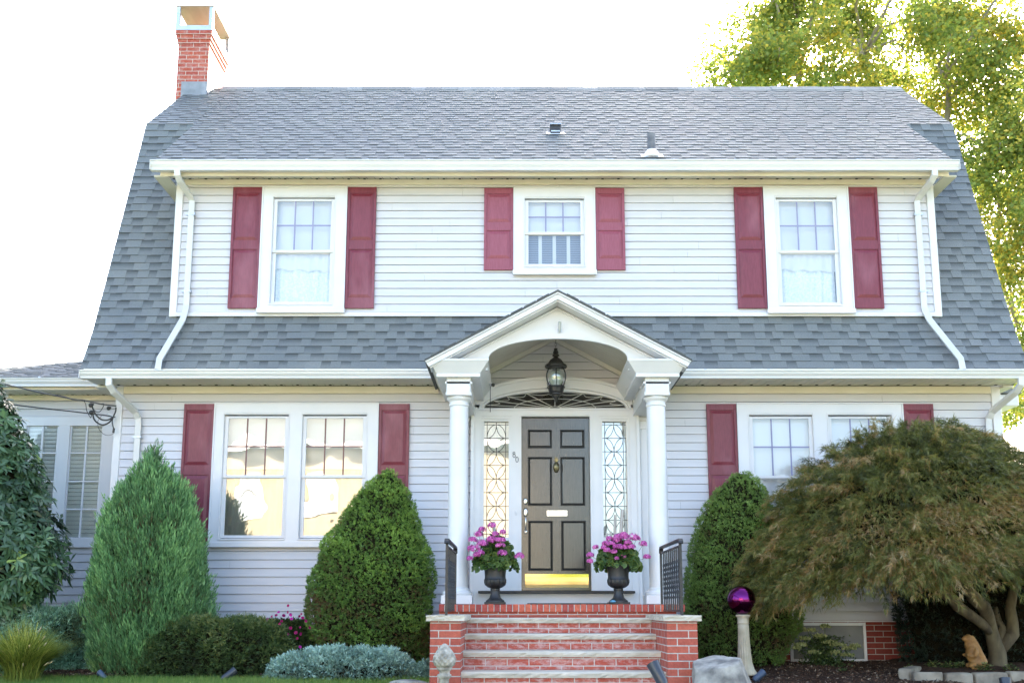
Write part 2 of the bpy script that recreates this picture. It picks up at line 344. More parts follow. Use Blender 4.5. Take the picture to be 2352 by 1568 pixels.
# ================================================================== HOUSE
house=empty('house','white sided colonial house with grey gambrel roof and plum red shutters','house')
XL,XR=-4.95,5.94; YB=5.9; CX=.4375
def shingles(name,p0,p1,xr,parent,seed=1,expo=.127,label=None,m='shingle'):
    """courses of laminated shingles on the plane from eave p0=(y,z) to p1; xr(s, z)->list of x intervals"""
    rnd=random.Random(seed); mb=MB()
    dy,dz=p1[0]-p0[0],p1[1]-p0[1]; Ls=math.hypot(dy,dz); dy/=Ls; dz/=Ls; ny,nz_=-dz,dy
    if nz_<0: ny,nz_=-ny,-nz_
    n=max(1,round(Ls/expo)); ex=Ls/n
    def P(x,s,h): return (x,p0[0]+dy*s+ny*h,p0[1]+dz*s+nz_*h)
    for i in range(n):
        s0=i*ex; s1=(i+1)*ex; zc=p0[1]+dz*(s0+s1)/2
        for (a,b) in xr((s0+s1)/2,zc):
            x=a-rnd.random()*.2; thick=rnd.random()<.5
            while x<b:
                wd=rnd.uniform(.11,.23) if thick else rnd.uniform(.09,.18)
                x0=max(a,x); x1=min(b,x+wd); x+=wd
                if x1<=x0: continue
                sag=rnd.uniform(-.004,.004)
                if thick: th=.012; tb=rnd.uniform(.52,.66); tt=tb-.05; tm=tb
                else: th=.007; tb=rnd.uniform(.48,.60); tt=rnd.uniform(.0,.08); tm=tb-.08
                s0_=s0+sag
                mid=s0_+(s1-s0_)*.42
                mb.add([P(x0,s0_,th),P(x1,s0_,th),P(x1,mid,th*.6),P(x0,mid,th*.6),P(x1,s1+.004,.0025),P(x0,s1+.004,.0025)],[(0,1,2,3),(3,2,4,5)],[tb,tb,tm,tm,tt,tt])
                mb.quad(P(x0,s0_,-.004),P(x1,s0_,-.004),P(x1,s0_,th),P(x0,s0_,th),.22)
                if thick:
                    mb.add([P(x0,s0_,0),P(x0,s0_,th),P(x0,s1,.002)],[(0,1,2)],.1); mb.add([P(x1,s0_,0),P(x1,s1,.002),P(x1,s0_,th)],[(0,1,2)],.1)
                thick=not thick if rnd.random()<.85 else thick
    o=mb.build(name,M[m],parent)
    if label: o['label']=label
    return o
def siding(name,y,x0,x1,z0,z1,holes,parent,xr=None,c=.1016,m='siding',proj=.013):
    mb=MB(); n=math.ceil((z1-z0)/c-1e-6); rj=random.Random(int(abs(x0*100)+z0*10))
    for i in range(n):
        a=z0+i*c; b=min(a+c,z1); iv=[(x0,x1)] if xr is None else xr((a+b)/2)
        for (h0,h1,g0,g1) in holes:
            if a<g1 and b>g0:
                nv=[]
                for (p,q) in iv:
                    if h1<=p or h0>=q: nv.append((p,q)); continue
                    if h0>p: nv.append((p,h0))
                    if h1<q: nv.append((h1,q))
                iv=nv
        for (p,q) in iv:
            fr=(b-a)/c; gv=.0045
            cuts=[p]; xj=p+rj.uniform(.4,3.7)
            while xj<q-.3: cuts.append(xj); xj+=3.66
            cuts.append(q)
            for ji,(u,v) in enumerate(zip(cuts[:-1],cuts[1:])):
                o_=.0018*(ji%2); u_=u+(.0015 if ji else 0)
                mb.add([(u_,y-proj-o_,a+gv),(v,y-proj-o_,a+gv),(v,y-proj*(1-fr)-.001-o_,b),(u_,y-proj*(1-fr)-.001-o_,b),(v,y+.10,a+gv),(u_,y+.10,a+gv)],[(0,1,2,3),(1,0,5,4)])
            mb.add([(p,y+.10,a-.004),(q,y+.10,a-.004),(q,y+.10,a+gv),(p,y+.10,a+gv)],[(0,1,2,3)])
    return mb.build(name,M[m],parent)
# openings in the front wall: (x0,x1,z0,z1)
LZ=[-.145,2.68]
loW=[(-3.62,-1.83,.80,2.36),(2.79,4.60,.80,2.36)]
doorhole=[(-.52,1.42,-.2,2.45),(-.30,1.18,2.4,2.64)]
def porchw(z): return (3.427-z)/.54
siding('lower_wall',0,XL+.06,XR-.06,-.145,2.69,loW+doorhole,house,c=.1016)
# wall inside the porch gable
siding('gable_wall',-.0,CX-1.3,CX+1.3,2.694,3.40,[(-.30,1.18,2.4,2.66)],house,xr=lambda z:[(CX-porchw(z+.06),CX+porchw(z+.06))])
upH=[(-3.10,-2.27,3.66,5.13),(.06,.85,4.15,5.10),(3.20,4.04,3.66,5.13)]
DY=-.14
siding('dormer_wall',DY,-4.27,5.20,3.60,5.33,upH,house)
# backing walls, side and rear walls
mb=MB()
for (x0,x1,z0,z1) in []: pass
prof=[(-.02,-.14),(-.02,2.70),(.08,3.9),(1.08,6.60),(2.88,8.08),(4.68,6.60),(5.75,3.9),(5.85,2.7),(5.85,-.14)]
for X,s in ((XL,-1),(XR,1)):
    mb=MB(); mb.prism([(p[0]+.025,p[1]) for p in prof],'x',X+.0*s,X-.10*s); mb.build('side_wall',M['siding'],house)
mb=MB(); mb.box(XL+.1,XR-.1,5.7,5.8,-.14,2.8); mb.build('rear_wall',M['siding'],house)
mb=MB(); mb.box(XL+.02,XR-.02,.0,5.8,-.75,-.146); mb.build('foundation',M['brickdk'],house,uv=True)
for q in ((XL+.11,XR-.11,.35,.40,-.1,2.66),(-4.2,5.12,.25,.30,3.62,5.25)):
    mb=MB(); mb.box(*q); mb.build('inner_wall',M['room'],house)
# starter trim under siding
for q in ((XL+.06,XR-.06,-.016,-.002,-.165,-.147),(-4.27,5.2,DY-.03,DY-.002,3.545,3.597)):
    mb=MB(); mb.box(*q); mb.build('starter_trim',M['trim'],house)
# corner boards
for (x0,x1,y,z0,z1) in ((XL-.005,-4.868,0,-.16,2.69),(5.833,XR+.005,0,-.16,2.69),(-4.315,-4.225,DY,3.54,5.335),(5.152,5.243,DY,3.54,5.335)):
    mb=MB(); mb.box(x0,x1,y-.028,y+.06,z0,z1); mb.build('corner_board',M['trim'],house,bevel=.004)
# main lower slopes
E0=(-.50,2.80); E1=(-.22,3.33); E2=(.05,4.0); KN=(1.08,6.68); RG=(2.88,8.17)
RX0,RX1=-5.22,6.10
def xr_low(s,z):
    iv=[(RX0,RX1)]
    if z>3.58: iv=[(RX0,-4.315),(5.245,RX1)]
    h=porchw(z)
    if h>0 and z<3.43: iv=[(RX0,CX-h+.02),(CX+h-.02,RX1)]
    return iv
for a,b,sd_ in ((E0,E1,11),(E1,E2,12),(E2,KN,13)):
    if sd_==12: shingles('lower_roof_slope',a,b,xr_low,house,sd_,expo=.127)
    else:
        for q in (0,1): shingles('lower_roof_slope',a,b,lambda s,z,q=q:[xr_low(s,z)[-q]] if len(xr_low(s,z))>1 else ([xr_low(s,z)[0]] if q==0 else []),house,sd_+40*q,expo=.127)
    # solid deck right under the shingles
    for (x0,x1) in ((RX0,-4.36),(5.29,RX1)):
        rl=MB(); rl.add([(x0,a[0]+.004,a[1]-.02),(x1,a[0]+.004,a[1]-.02),(x1,b[0]+.004,b[1]-.02),(x0,b[0]+.004,b[1]-.02)],[(0,1,2,3)]); rl.build('roof_deck',M['dark'],house)
# rake edges
for X in (RX0,RX1):
    pts=[E0,E1,E2,KN,RG]; s=1 if X<0 else -1; rl=MB()
    rl.prism([(p[0]+.0,p[1]-.012) for p in pts]+[(p[0]+.06,p[1]-.14) for p in pts[::-1]],'x',X+.004*s,X+.04*s)
    rl.build('rake_trim',M['trim'],house)
mb=MB()   # rear slopes (simple)
for a,b in (((2.88,8.17),(4.7,6.66)),((4.7,6.66),(5.9,3.6)),((5.9,3.6),(6.3,2.78))):
    mb.add([(RX0,a[0],a[1]),(RX1,a[0],a[1]),(RX1,b[0],b[1]),(RX0,b[0],b[1]),(RX0,a[0],a[1]-.06),(RX1,a[0],a[1]-.06),(RX1,b[0],b[1]-.06),(RX0,b[0],b[1]-.06)],[(0,3,2,1),(4,5,6,7)],.5)
mb.build('rear_roof',M['shingle'],house)
# upper slope: dormer roof from its eave to the ridge, and the narrow sides above the knuckle
DE=(-.50,5.39); DX0,DX1=-4.53,5.43
shingles('upper_roof_slope',DE,RG,lambda s,z:[(DX0,DX1)],house,21)
shingles('upper_roof_side',KN,RG,lambda s,z:[(RX0,DX0-.004)],house,22); shingles('upper_roof_side',KN,RG,lambda s,z:[(DX1+.004,RX1)],house,23)
mb=MB()
for (x0,x1,a) in ((DX0+.01,DX1-.01,DE),(RX0+.01,DX0,KN),(DX1,RX1-.01,KN)):
    mb.prism([(a[0],a[1]-.012),(RG[0],RG[1]-.012),(RG[0],RG[1]-.08),(a[0]+.02,a[1]-.07)],'x',x0,x1,.1)
mb.build('roof_deck',M['dark'],house)
mb=MB(); rnd=random.Random(5); x=RX0
while x<RX1-.05:
    x1=min(RX1,x+.25); h=rnd.uniform(0,.012)
    if x>-4.84 or x1<-5.3: mb.prism([(RG[0]-.13,RG[1]-.095+h),(RG[0],RG[1]+.028+h),(RG[0]+.13,RG[1]-.095+h),(RG[0]+.13,RG[1]-.107),(RG[0],RG[1]+.01),(RG[0]-.13,RG[1]-.107)],'x',x,x1+.01,rnd.uniform(.3,.8))
    x=x1
mb.build('ridge_cap',M['shingle'],house)
# gutters
def gutter(x0,x1,yf,zt,zb,parent):
    mb=MB(); h=zt-zb
    mb.prism([(yf,zt),(yf-.0,zt-.012),(yf+.012,zt-.016),(yf+.016,zb+h*.55),(yf+.034,zb+h*.25),(yf+.034,zb),(yf+.10,zb),(yf+.10,zt),(yf+.085,zt),(yf+.085,zb+.01),(yf+.045,zb+.01),(yf+.03,zt-.012)],'x',x0,x1)
    mb.box(x0-.002,x0+.003,yf+.005,yf+.1,zb,zt); mb.box(x1-.003,x1+.002,yf+.005,yf+.1,zb,zt)
    o=mb.build('gutter',M['gutter'],parent)
    x=x0+.4
    while x<x1-.1:
        mh=MB(); mh.box(x,x+.025,yf+.01,yf+.1,zt+.0,zt+.012); mh.build('gutter_hanger',M['alu'],o); x+=.75
    return o
gutter(-4.505,5.405,-.62,5.395,5.275,house)
gutter(-5.185,-.93,-.61,2.765,2.672,house); gutter(1.80,6.07,-.61,2.765,2.672,house)
# fascia + soffit
mb=MB(); mb.box(-4.42,5.32,-.475,-.455,5.245,5.38); mb.build('upper_fascia',M['fasc'],house,bevel=.003)
for a,b in ((-5.17,-.94),(1.81,6.05)):
    mb=MB(); mb.box(a,b,-.515,-.50,2.67,2.80); mb.build('lower_fascia',M['fasc'],house)
def soffit(x0,x1,y0,y1,z0,z1,name='soffit',holes=True):
    mb=MB(); x=x0
    while x<x1-1e-4:
        xe=min(x1,x+.10); mb.add([(x+.004,y0,z0),(xe-.004,y0,z0),(xe-.004,y1,z1),(x+.004,y1,z1)],[(0,1,2,3)])
        mb.add([(x-.004,y0,z0+.006),(x+.004,y0,z0+.006),(x+.004,y1,z1+.006),(x-.004,y1,z1+.006)],[(0,1,2,3)])
        mb.add([(x+.004,y0,z0+.006),(x+.004,y0,z0),(x+.004,y1,z1),(x+.004,y1,z1+.006)],[(0,1,2,3)]); x=xe
    mb.box(x0,x1,y0,y1,max(z0,z1)+.02,max(z0,z1)+.03)
    o=mb.build(name,M['soffit'],house)
    if holes:
        mh=MB(); x=x0+.05
        while x<x1: 
            t=.80; mh.box(x,x+.03,y0+(y1-y0)*t,y0+(y1-y0)*(t+.10),z0+(z1-z0)*t-.003,z0+(z1-z0)*t+.004); x+=.2
        mh.build('soffit_vent',M['dark'],o)
    return o
soffit(-4.40,5.31,-.455,DY-.03,5.255,5.335)
soffit(-5.17,-.93,-.50,-.03,2.682,2.695); soffit(1.80,6.06,-.50,-.03,2.682,2.695)
for q in ((-4.5,-4.33,-.46,.6,5.24,5.26),(5.26,5.42,-.46,.6,5.24,5.26),(-5.19,-4.96,-.1,.6,2.66,2.69),(5.95,6.08,-.1,.6,2.66,2.69)):
    mb=MB(); mb.box(*q); mb.build('side_soffit',M['soffit'],house)
# friezes at wall heads
mb=MB(); mb.box(-4.22,5.15,DY-.034,DY-.003,5.262,5.332); mb.build('upper_frieze',M['fasc'],house,bevel=.004)
for a,b in ((-4.865,CX-1.42),(CX+1.42,5.83)):
    mb=MB(); mb.box(a,b,-.032,-.003,2.60,2.69); mb.build('lower_frieze',M['fasc'],house,bevel=.004)
# downspouts
def downspout(pts,parent=None,name='downspout',straps=()):
    mb=MB(); mb.tube(pts,.04,4,sq=(.036,.028)); o=mb.build(name,M['gutter'],house,bevel=.006,seg=2)
    if straps:
        ms=MB()
        for (x,y,z) in straps:
            ms=MB(); ms.box(x-.052,x+.052,y-.034,y+.03,z-.014,z+.014); ms.build('strap',M['alu'],o)
    return o
yw=DY-.055
downspout([(-4.175,-.56,5.28),(-4.175,-.56,5.22),(-4.165,-.50,5.17),(-4.12,-.27,5.09),(-4.10,yw,5.03),(-4.10,yw,3.66),(-4.103,yw-.02,3.58),(-4.11,-.27,3.46),(-4.26,-.56,2.90),(-4.27,-.57,2.77)],straps=((-4.10,yw,4.85),(-4.10,yw,3.85)))
downspout([(5.105,-.56,5.28),(5.105,-.56,5.22),(5.09,-.50,5.17),(5.04,-.27,5.09),(5.015,yw,5.03),(5.015,yw,3.66),(5.02,yw-.02,3.58),(5.04,-.27,3.46),(5.26,-.56,2.90),(5.27,-.57,2.77)],straps=((5.015,yw,4.85),(5.015,yw,3.85)))
downspout([(-4.84,-.555,2.68),(-4.84,-.555,2.60),(-4.81,-.48,2.53),(-4.68,-.11,2.36),(-4.655,-.055,2.28),(-4.65,-.05,2.2),(-4.65,-.05,-.5)],straps=((-4.65,-.05,2.05),(-4.65,-.05,.4)))
downspout([(5.95,-.555,2.68),(5.95,-.555,2.60),(5.92,-.48,2.53),(5.79,-.11,2.36),(5.765,-.055,2.28),(5.76,-.05,2.2),(5.76,-.05,-.5)],straps=((5.76,-.05,2.05),))

# ---------------- windows
def window(x0,x1,z0,z1,y,sash,grid,glass_m='glass',munt='muntin',label=None,shade=None,sill=True,curt='blind'):
    """casing x0..x1,z0..z1 on wall plane y; sash: list of (gx0,gx1,[ (zlo0,zlo1),(zup0,zup1) ])"""
    root=bpy.data.objects.new('window',None); scene.collection.objects.link(root); root.parent=house
    if label: root['label']=label
    mb=MB(); yo=y-.055; yi=y+.06
    gx=[s[0]-.045 for s in sash]; gX=[s[1]+.045 for s in sash]; gz0=min(s[2][0][0] for s in sash)-.05; gz1=max(s[2][1][1] for s in sash)+.045
    # stiles, rails
    xs=[x0]+[v for p in zip(gx,gX) for v in p]+[x1]
    for i in range(0,len(xs),2): mb.box(xs[i],xs[i+1],yo,yi,z0,z1)
    for i in range(1,len(xs)-1,2):
        mb.box(xs[i],xs[i+1],yo,yi,gz1,z1); mb.box(xs[i],xs[i+1],yo,yi,z0,gz0)
    mb.build('frame',M['pvc'],root)
    mt=MB(); e=.014   # raised outer lip and inner bead
    mt.box(x0-.004,x1+.004,yo-.012,yo-.0005,z1-e,z1+.004)
    mt.box(x0-.004,x0+e,yo-.012,yo-.0005,z0,z1-e); mt.box(x1-e,x1+.004,yo-.012,yo-.0005,z0,z1-e); mt.box(x0+e,x1-e,yo-.012,yo-.0005,z0,z0+e)
    for (a,b,_) in sash:
        mt.box(a-.062,a-.048,yo-.007,yo-.0005,gz0-.012,gz1+.014); mt.box(b+.048,b+.062,yo-.007,yo-.0005,gz0-.012,gz1+.014); mt.box(a-.062,b+.062,yo-.007,yo-.0005,gz1+.0142,gz1+.028)
    mt.build('trim_bead',M['pvc'],root,bevel=.002)
    if sill:
        ms=MB(); ms.box(x0-.012,x1+.012,yo-.03,yo-.0008,z0-.012,z0+.05)
        for (a,b,_) in sash: ms.box(a-.055,b+.055,yo-.016,yo+.02,gz0-.012,gz0+.006)
        ms.build('sill',M['pvc'],root,bevel=.004)
    sb=MB(); pb=MB(); gb=MB(); bb=MB()
    for (a,b,((l0,l1),(u0,u1))) in sash:
        for (p,q,yy,k) in ((l0,l1,y-.008,0),(u0,u1,y-.028,1)):
            fr=.034
            sb.box(a-fr-.012,a,yy,yy+.03,p-fr,q+.026); sb.box(b,b+fr+.012,yy,yy+.03,p-fr,q+.026)
            sb.box(a,b,yy,yy+.03,p-fr,p); sb.box(a,b,yy-.001,yy+.03,q,q+.026)
            pb.quad((a-.005,yy+.012,p-.005),(b+.005,yy+.012,p-.005),(b+.005,yy+.012,q+.005),(a-.005,yy+.012,q+.005))
            if k:
                mw=.009
                for i in (1,2): xm=a+(b-a)*i/3; gb.box(xm-mw,xm+mw,yy+.006,yy+.010,p,q)
                zm=(p+q)/2; gb.box(a,b,yy+.0062,yy+.0102,zm-mw,zm+mw)
    sb.build('sash',M['pvc'],root,bevel=.0025)
    pb.build('pane',M[glass_m],root)
    if grid: gb.build('muntin_grid',M[munt],root)
    if shade: shade(root,sash,y)
    return root
def flatshade(root,sash,y,zt=None,zb=None,m='blind',name='blind'):
    mb=MB()
    for (a,b,((l0,l1),(u0,u1))) in sash: mb.box(a-.04,b+.04,y+.075,y+.08,zb if zb is not None else l0-.03,zt or u1+.03)
    return mb.build(name,M[m],root)
def lace(root,sash,y):
    (a,b,((l0,l1),(u0,u1)))=sash[0]
    flatshade(root,sash,y,zb=l1-.02)
    # scalloped valance and gathered lace
    n=60; A=[];B=[]
    mb=MB(); vv=[];ff=[]
    for i in range(n+1):
        t=i/n; x=a-.03+(b-a+.06)*t; yy=y+.062+.006*math.sin(t*40); zb=l1-.20+.028*abs(math.sin(t*math.pi*3.2+.5))-.03*t
        vv+=[(x,yy,l1+.03),(x,yy,zb)]
    ff=[(2*i,2*i+1,2*i+3,2*i+2) for i in range(n)]; mb.add(vv,ff); mb.build('valance',M['blind'],root,smooth=True)
    mb=MB(); vv=[]
    for i in range(n+1):
        t=i/n; x=a-.01+(b-a+.02)*t; yy=y+.085+.012*math.sin(t*31+math.sin(t*9)*1.5); vv+=[(x,yy,l1),(x,yy,l0-.04)]
    mb.add(vv,ff); mb.build('curtain',M['lace'],root,smooth=True)
def louvre(root,sash,y):
    (a,b,((l0,l1),(u0,u1)))=sash[0]; mb=MB(); mw=MB(); k=4; wv=(b-a+.06)/k
    for i in range(k):
        x0=a-.03+i*wv; x1=x0+wv
        mw.box(x0,x0+.022,y+.07,y+.09,l0-.04,u1+.05); mw.box(x1-.022,x1,y+.0705,y+.0905,l0-.04,u1+.05)
        z=l0-.03
        while z<u1+.03: mb.add([(x0+.022,y+.072,z),(x1-.022,y+.072,z),(x1-.022,y+.088,z+.024),(x0+.022,y+.088,z+.024)],[(0,1,2,3)]); z+=.024
    mb.build('louvre',M['louv'],root); mw.build('louvre_frame',M['blind'],root)
    mb=MB(); mb.box(a-.05,b+.05,y+.055,y+.06,u0+.0,u1+.05); mb.build('shade',M['blind'],root)
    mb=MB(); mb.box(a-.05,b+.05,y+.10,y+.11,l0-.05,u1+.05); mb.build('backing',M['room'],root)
def rooms(root,sash,y):
    mb=MB(); mc=MB()
    for (a,b,((l0,l1),(u0,u1))) in sash:
        mb.box(a-.04,b+.04,y+.075,y+.08,u0+(u1-u0)*.12,u1+.03)
        n=40; vv=[]
        for i in range(n+1):
            t=i/n; x=a-.02+(b-a+.04)*t; yy=y+.10+.014*math.sin(t*26+math.sin(t*7)*2); vv+=[(x,yy,u1),(x,yy,l0-.04)]
        mc.add(vv,[(2*i,2*i+1,2*i+3,2*i+2) for i in range(n)])
    mb.build('blind',M['blind'],root); mc.build('curtain',M['lacedk'],root,smooth=True)
def S1(a,b,l0,l1,u0,u1): return (a,b,((l0,l1),(u0,u1)))
window(-3.216,-2.150,3.585,5.223,DY-.0,[S1(-3.028,-2.350,3.735,4.356,4.400,5.040)],True,label='upper left window with lace curtain',shade=lace)
window(3.087,4.151,3.580,5.222,DY-.0,[S1(3.284,3.960,3.728,4.353,4.395,5.036)],True,label='upper right window with lace curtain',shade=lace)
window(-.055,.966,4.076,5.215,DY-.0,[S1(.130,.782,4.223,4.598,4.636,5.025)],True,label='small upper middle window with louvred inner shutters',shade=louvre)
window(-3.722,-1.711,.725,2.481,0,[S1(-3.55,-2.857,.861,1.546,1.590,2.289),S1(-2.592,-1.902,.861,1.546,1.590,2.289)],True,'glassmirror','muntinb','double lower window reflecting a sunlit house',rooms)
window(2.684,4.720,.718,2.474,0,[S1(2.877,3.560,.855,1.538,1.582,2.284),S1(3.845,4.533,.855,1.538,1.582,2.284)],True,'glass','muntin','double lower window half hidden by the laceleaf maple',lambda r,s,y:flatshade(r,s,y))
# ---------------- shutters
def shutter(x0,x1,z0,z1,y,m,fr,flip=False):
    mb=MB(); H=z1-z0; yo=y-.034
    w_=.032; yb=yo+.014
    mb.box(x0,x1,yb,y-.002,z0,z1)
    mb.box(x0,x0+w_,yo,yb-.0004,z0,z1); mb.box(x1-w_,x1,yo,yb-.0004,z0,z1)
    zz=[z1-H*f for f in fr]   # top panel top, top panel bottom, lower top, lower bottom
    for a,b in ((zz[0],z1),(zz[2],zz[1]),(z0,zz[3])): mb.box(x0+w_,x1-w_,yo+.003,yb-.0004,a,b)
    for a,b in ((zz[1],zz[0]),(zz[3],zz[2])):
        i=.012;j=.038; X0,X1=x0+w_+.006,x1-w_-.006; A=a+.008;B=b-.008
        o=[(X0,A),(X1,A),(X1,B),(X0,B)]; q=[(X0+j,A+j),(X1-j,A+j),(X1-j,B-j),(X0+j,B-j)]
        vs=[(p[0],yb-.0005,p[1]) for p in o]+[(p[0],yo+.001,p[1]) for p in q]
        mb.add(vs,[(0,1,5,4),(1,2,6,5),(2,3,7,6),(3,0,4,7),(4,5,6,7)])
    o=mb.build('shutter',M[m],house,bevel=.0018)
    ms=MB()
    for x in (x0+.016,x1-.016):
        for z in (z1-.06,z0+H*(1-(fr[1]+fr[2])/2),z0+.075): ms.ball((x,yo-.001,z),.008,.005,.008,8)
    ms.build('screw_cap',M[m],o,smooth=True); return o
fu=(.05,.446,.519,.918); fm=(.072,.425,.523,.868); fl=(.045,.447,.515,.955)
for x0,x1 in ((-3.592,-3.222),(-2.146,-1.785),(2.720,3.082),(4.157,4.527)): shutter(x0,x1,3.642,5.222,DY-.012,'shutter',fu)
for x0,x1 in ((-.427,-.060),(.972,1.338)): shutter(x0,x1,4.135,5.211,DY-.012,'shutterp',fm)
for x0,x1 in ((-4.102,-3.727),(-1.706,-1.333),(2.314,2.680),(4.726,5.10)): shutter(x0,x1,.76,2.467,-.012,'shutter',fl)
# ---------------- chimney
ch=MB(); cx0,cx1,cy0,cy1=-5.335,-4.855,2.50,3.38
ch.box(cx0,cx1,cy0,cy1,-.7,8.72); ch.box(cx0-.015,cx1+.015,cy0-.015,cy1+.015,8.72,8.79); ch.box(cx0-.03,cx1+.03,cy0-.03,cy1+.03,8.79,8.86); ch.box(cx0-.045,cx1+.045,cy0-.045,cy1+.045,8.86,8.93)
cho=ch.build('chimney',M['brickch'],house,uv=True)
mc=MB(); a0,a1,b0,b1=cx0-.05,cx1+.05,cy0-.05,cy1+.05; zt=9.33
mc.box(a0,a1,b0,b0+.02,8.932,9.01); mc.box(a0,a1,b1-.02,b1,8.932,9.01); mc.box(a0,a0+.02,b0+.02,b1-.02,8.932,9.01); mc.box(a1-.02,a1,b0+.02,b1-.02,8.932,9.01)
for x in (a0,a1-.06):
    for y in (b0,b1-.06): mc.box(x+.001,x+.059,y+.001,y+.059,9.01,zt)
mc.build('cap_frame',M['alu'],cho)
mc=MB(); mc.box(a0-.01,a1+.01,b0-.01,b1+.01,zt+.001,zt+.02); mc.build('cap_plate',M['wood'],cho)
mc=MB(); mc.box(cx0+.08,cx1+.006,cy0-.008,cy0-.001,7.78,8.08); mc.box(cx1+.001,cx1+.008,cy0-.008,cy1,7.9,8.25); mc.build('flashing',M['alud'],cho)
# ---------------- roof vents
def roofz(y): return DE[1]+(y-DE[0])*(RG[1]-DE[1])/(RG[0]-DE[0])
vy=.62; vz=roofz(vy); mb=MB(); mb.box(.44,.575,vy-.02,vy+.2,vz-.05,vz+.125); vo=mb.build('roof_vent',M['black'],house,bevel=.006)
mb=MB(); mb.box(.43,.585,vy-.05,vy+.22,vz+.126,vz+.14); mb.box(.447,.568,vy-.024,vy-.0205,vz+.03,vz+.05); mb.build('vent_hood',M['alu'],vo,bevel=.004)
mb=MB(); mb.add([(.38,vy-.06,roofz(vy-.06)+.024),(.635,vy-.06,roofz(vy-.06)+.024),(.635,vy+.03,roofz(vy+.03)+.024),(.38,vy+.03,roofz(vy+.03)+.024)],[(0,1,2,3)]); mb.build('vent_flashing',M['trim'],vo)
py_=-.22; pz=roofz(py_); mb=MB(); mb.lathe([(.052,-.05),(.052,.30),(.045,.302),(.045,.2)],(1.69,py_,pz),20); po=mb.build('vent_pipe',varied('lead_pipe',(.10,.10,.11),(.18,.18,.19),8,.6),house,smooth=True,auto=True)
mb=MB(); mb.lathe([(.105,-.03),(.10,.02),(.06,.075),(.055,.08)],(1.69,py_,pz),20); mb.add([(1.55,py_-.09,roofz(py_-.09)+.024),(1.83,py_-.09,roofz(py_-.09)+.024),(1.83,py_+.0,roofz(py_+.0)+.024),(1.55,py_+.0,roofz(py_+.0)+.024)],[(0,1,2,3)]); mb.build('pipe_boot',M['trim'],po,smooth=True,auto=True)

# ---------------- portico
TR=.54
def rk(x,z): return z-TR*abs(x-CX)
# roof slabs
YF=-1.55
for s in (-1,1):
    mb=MB(); xe=CX+s*1.44
    A=[(CX,3.405),(xe,3.405-TR*1.44)]; B=[(CX,3.345),(xe-s*.03,3.345-TR*1.41)]
    mb.strip(A,B,YF,YF+.03)
    mb.strip([(CX,3.428),(xe+s*.012,3.428-TR*1.452)],[(CX,3.4055),(xe+s*.0,3.4055-TR*1.44)],YF-.018,YF+.02)
    mb.build('pediment_rake',M['trim'],house,bevel=.003)
mb=MB()
for s in (-1,1):
    xe=CX+s*1.455
    mb.strip([(CX,3.447),(xe,3.447-TR*1.455)],[(CX,3.4285),(xe,3.4285-TR*1.455)],YF-.03,.02,.15)
    rnd=random.Random(8); d=.1
    while d<1.35:
        mb.strip([(CX+s*d,3.457-TR*d),(CX+s*(d+.13),3.457-TR*(d+.13))],[(CX+s*d,3.446-TR*d),(CX+s*(d+.13),3.446-TR*(d+.13))],YF-.034,YF+.5,rnd.uniform(.0,.5)); d+=.145
mb.build('portico_roof',M['shingle'],house)
mb=MB()   # sloping rake soffit + porch ceiling boards
for s in (-1,1):
    xe=CX+s*1.40
    mb.strip([(CX,3.344),(xe,3.344-TR*1.40)],[(CX,3.330),(xe,3.330-TR*1.40)],YF+.03,-1.302)
mb.build('rake_soffit',M['trim'],house)
mb=MB()
for s in (-1,1):
    y=-1.245
    while y<-.03:
        mb.strip([(CX,3.33),(CX+s*1.2,3.33-TR*1.2)],[(CX,3.318),(CX+s*1.2,3.318-TR*1.2)],y+.003,y+.085); y+=.09
    mb.strip([(CX,3.36),(CX+s*1.2,3.36-TR*1.2)],[(CX,3.345),(CX+s*1.2,3.345-TR*1.2)],-1.245,-.03)
    mb.strip([(CX,3.317),(CX+s*1.2,3.317-TR*1.2)],[(CX,3.26),(CX+s*1.2,3.26-TR*1.2)],-.06,-.017)
mb.build('porch_ceiling',M['soffit'],house)
# tympanum with elliptical arch
def ell(c,a,b,z,n,t0=0,t1=math.pi): return [(c-a*math.cos(t0+(t1-t0)*i/n),z+b*math.sin(t0+(t1-t0)*i/n)) for i in range(n+1)]
n_=64; inner=[(CX-.772,2.60)]+ell(CX+.008,.775,.228,2.735,n_)+[(CX+.788,2.60)]
outer=[]
for (x,z) in inner:
    xx=CX+(x-CX)*1.55 if abs(x-CX)>.70 else x
    outer.append((x,3.328-TR*abs(x-CX)))
inner=[(CX-1.28,2.60),(CX-.773,2.60)]+inner[1:-1]+[(CX+.788,2.60),(CX+1.28,2.60)]
outer=[(CX-1.28,3.328-TR*1.28),(CX-.773,3.328-TR*.773)]+outer[1:-1]+[(CX+.788,3.328-TR*.788),(CX+1.28,3.328-TR*1.28)]
mb=MB(); mb.strip(outer,inner,-1.30,-1.25); mb.build('tympanum',M['trim'],house)
mb=MB()
for s in (-1,1): mb.strip([(CX,3.318),(CX+s*1.25,3.318-TR*1.25)],[(CX,3.298),(CX+s*1.22,3.298-TR*1.22)],-1.322,-1.3005)
mb.build('tympanum_bead',M['trim'],house,bevel=.003)
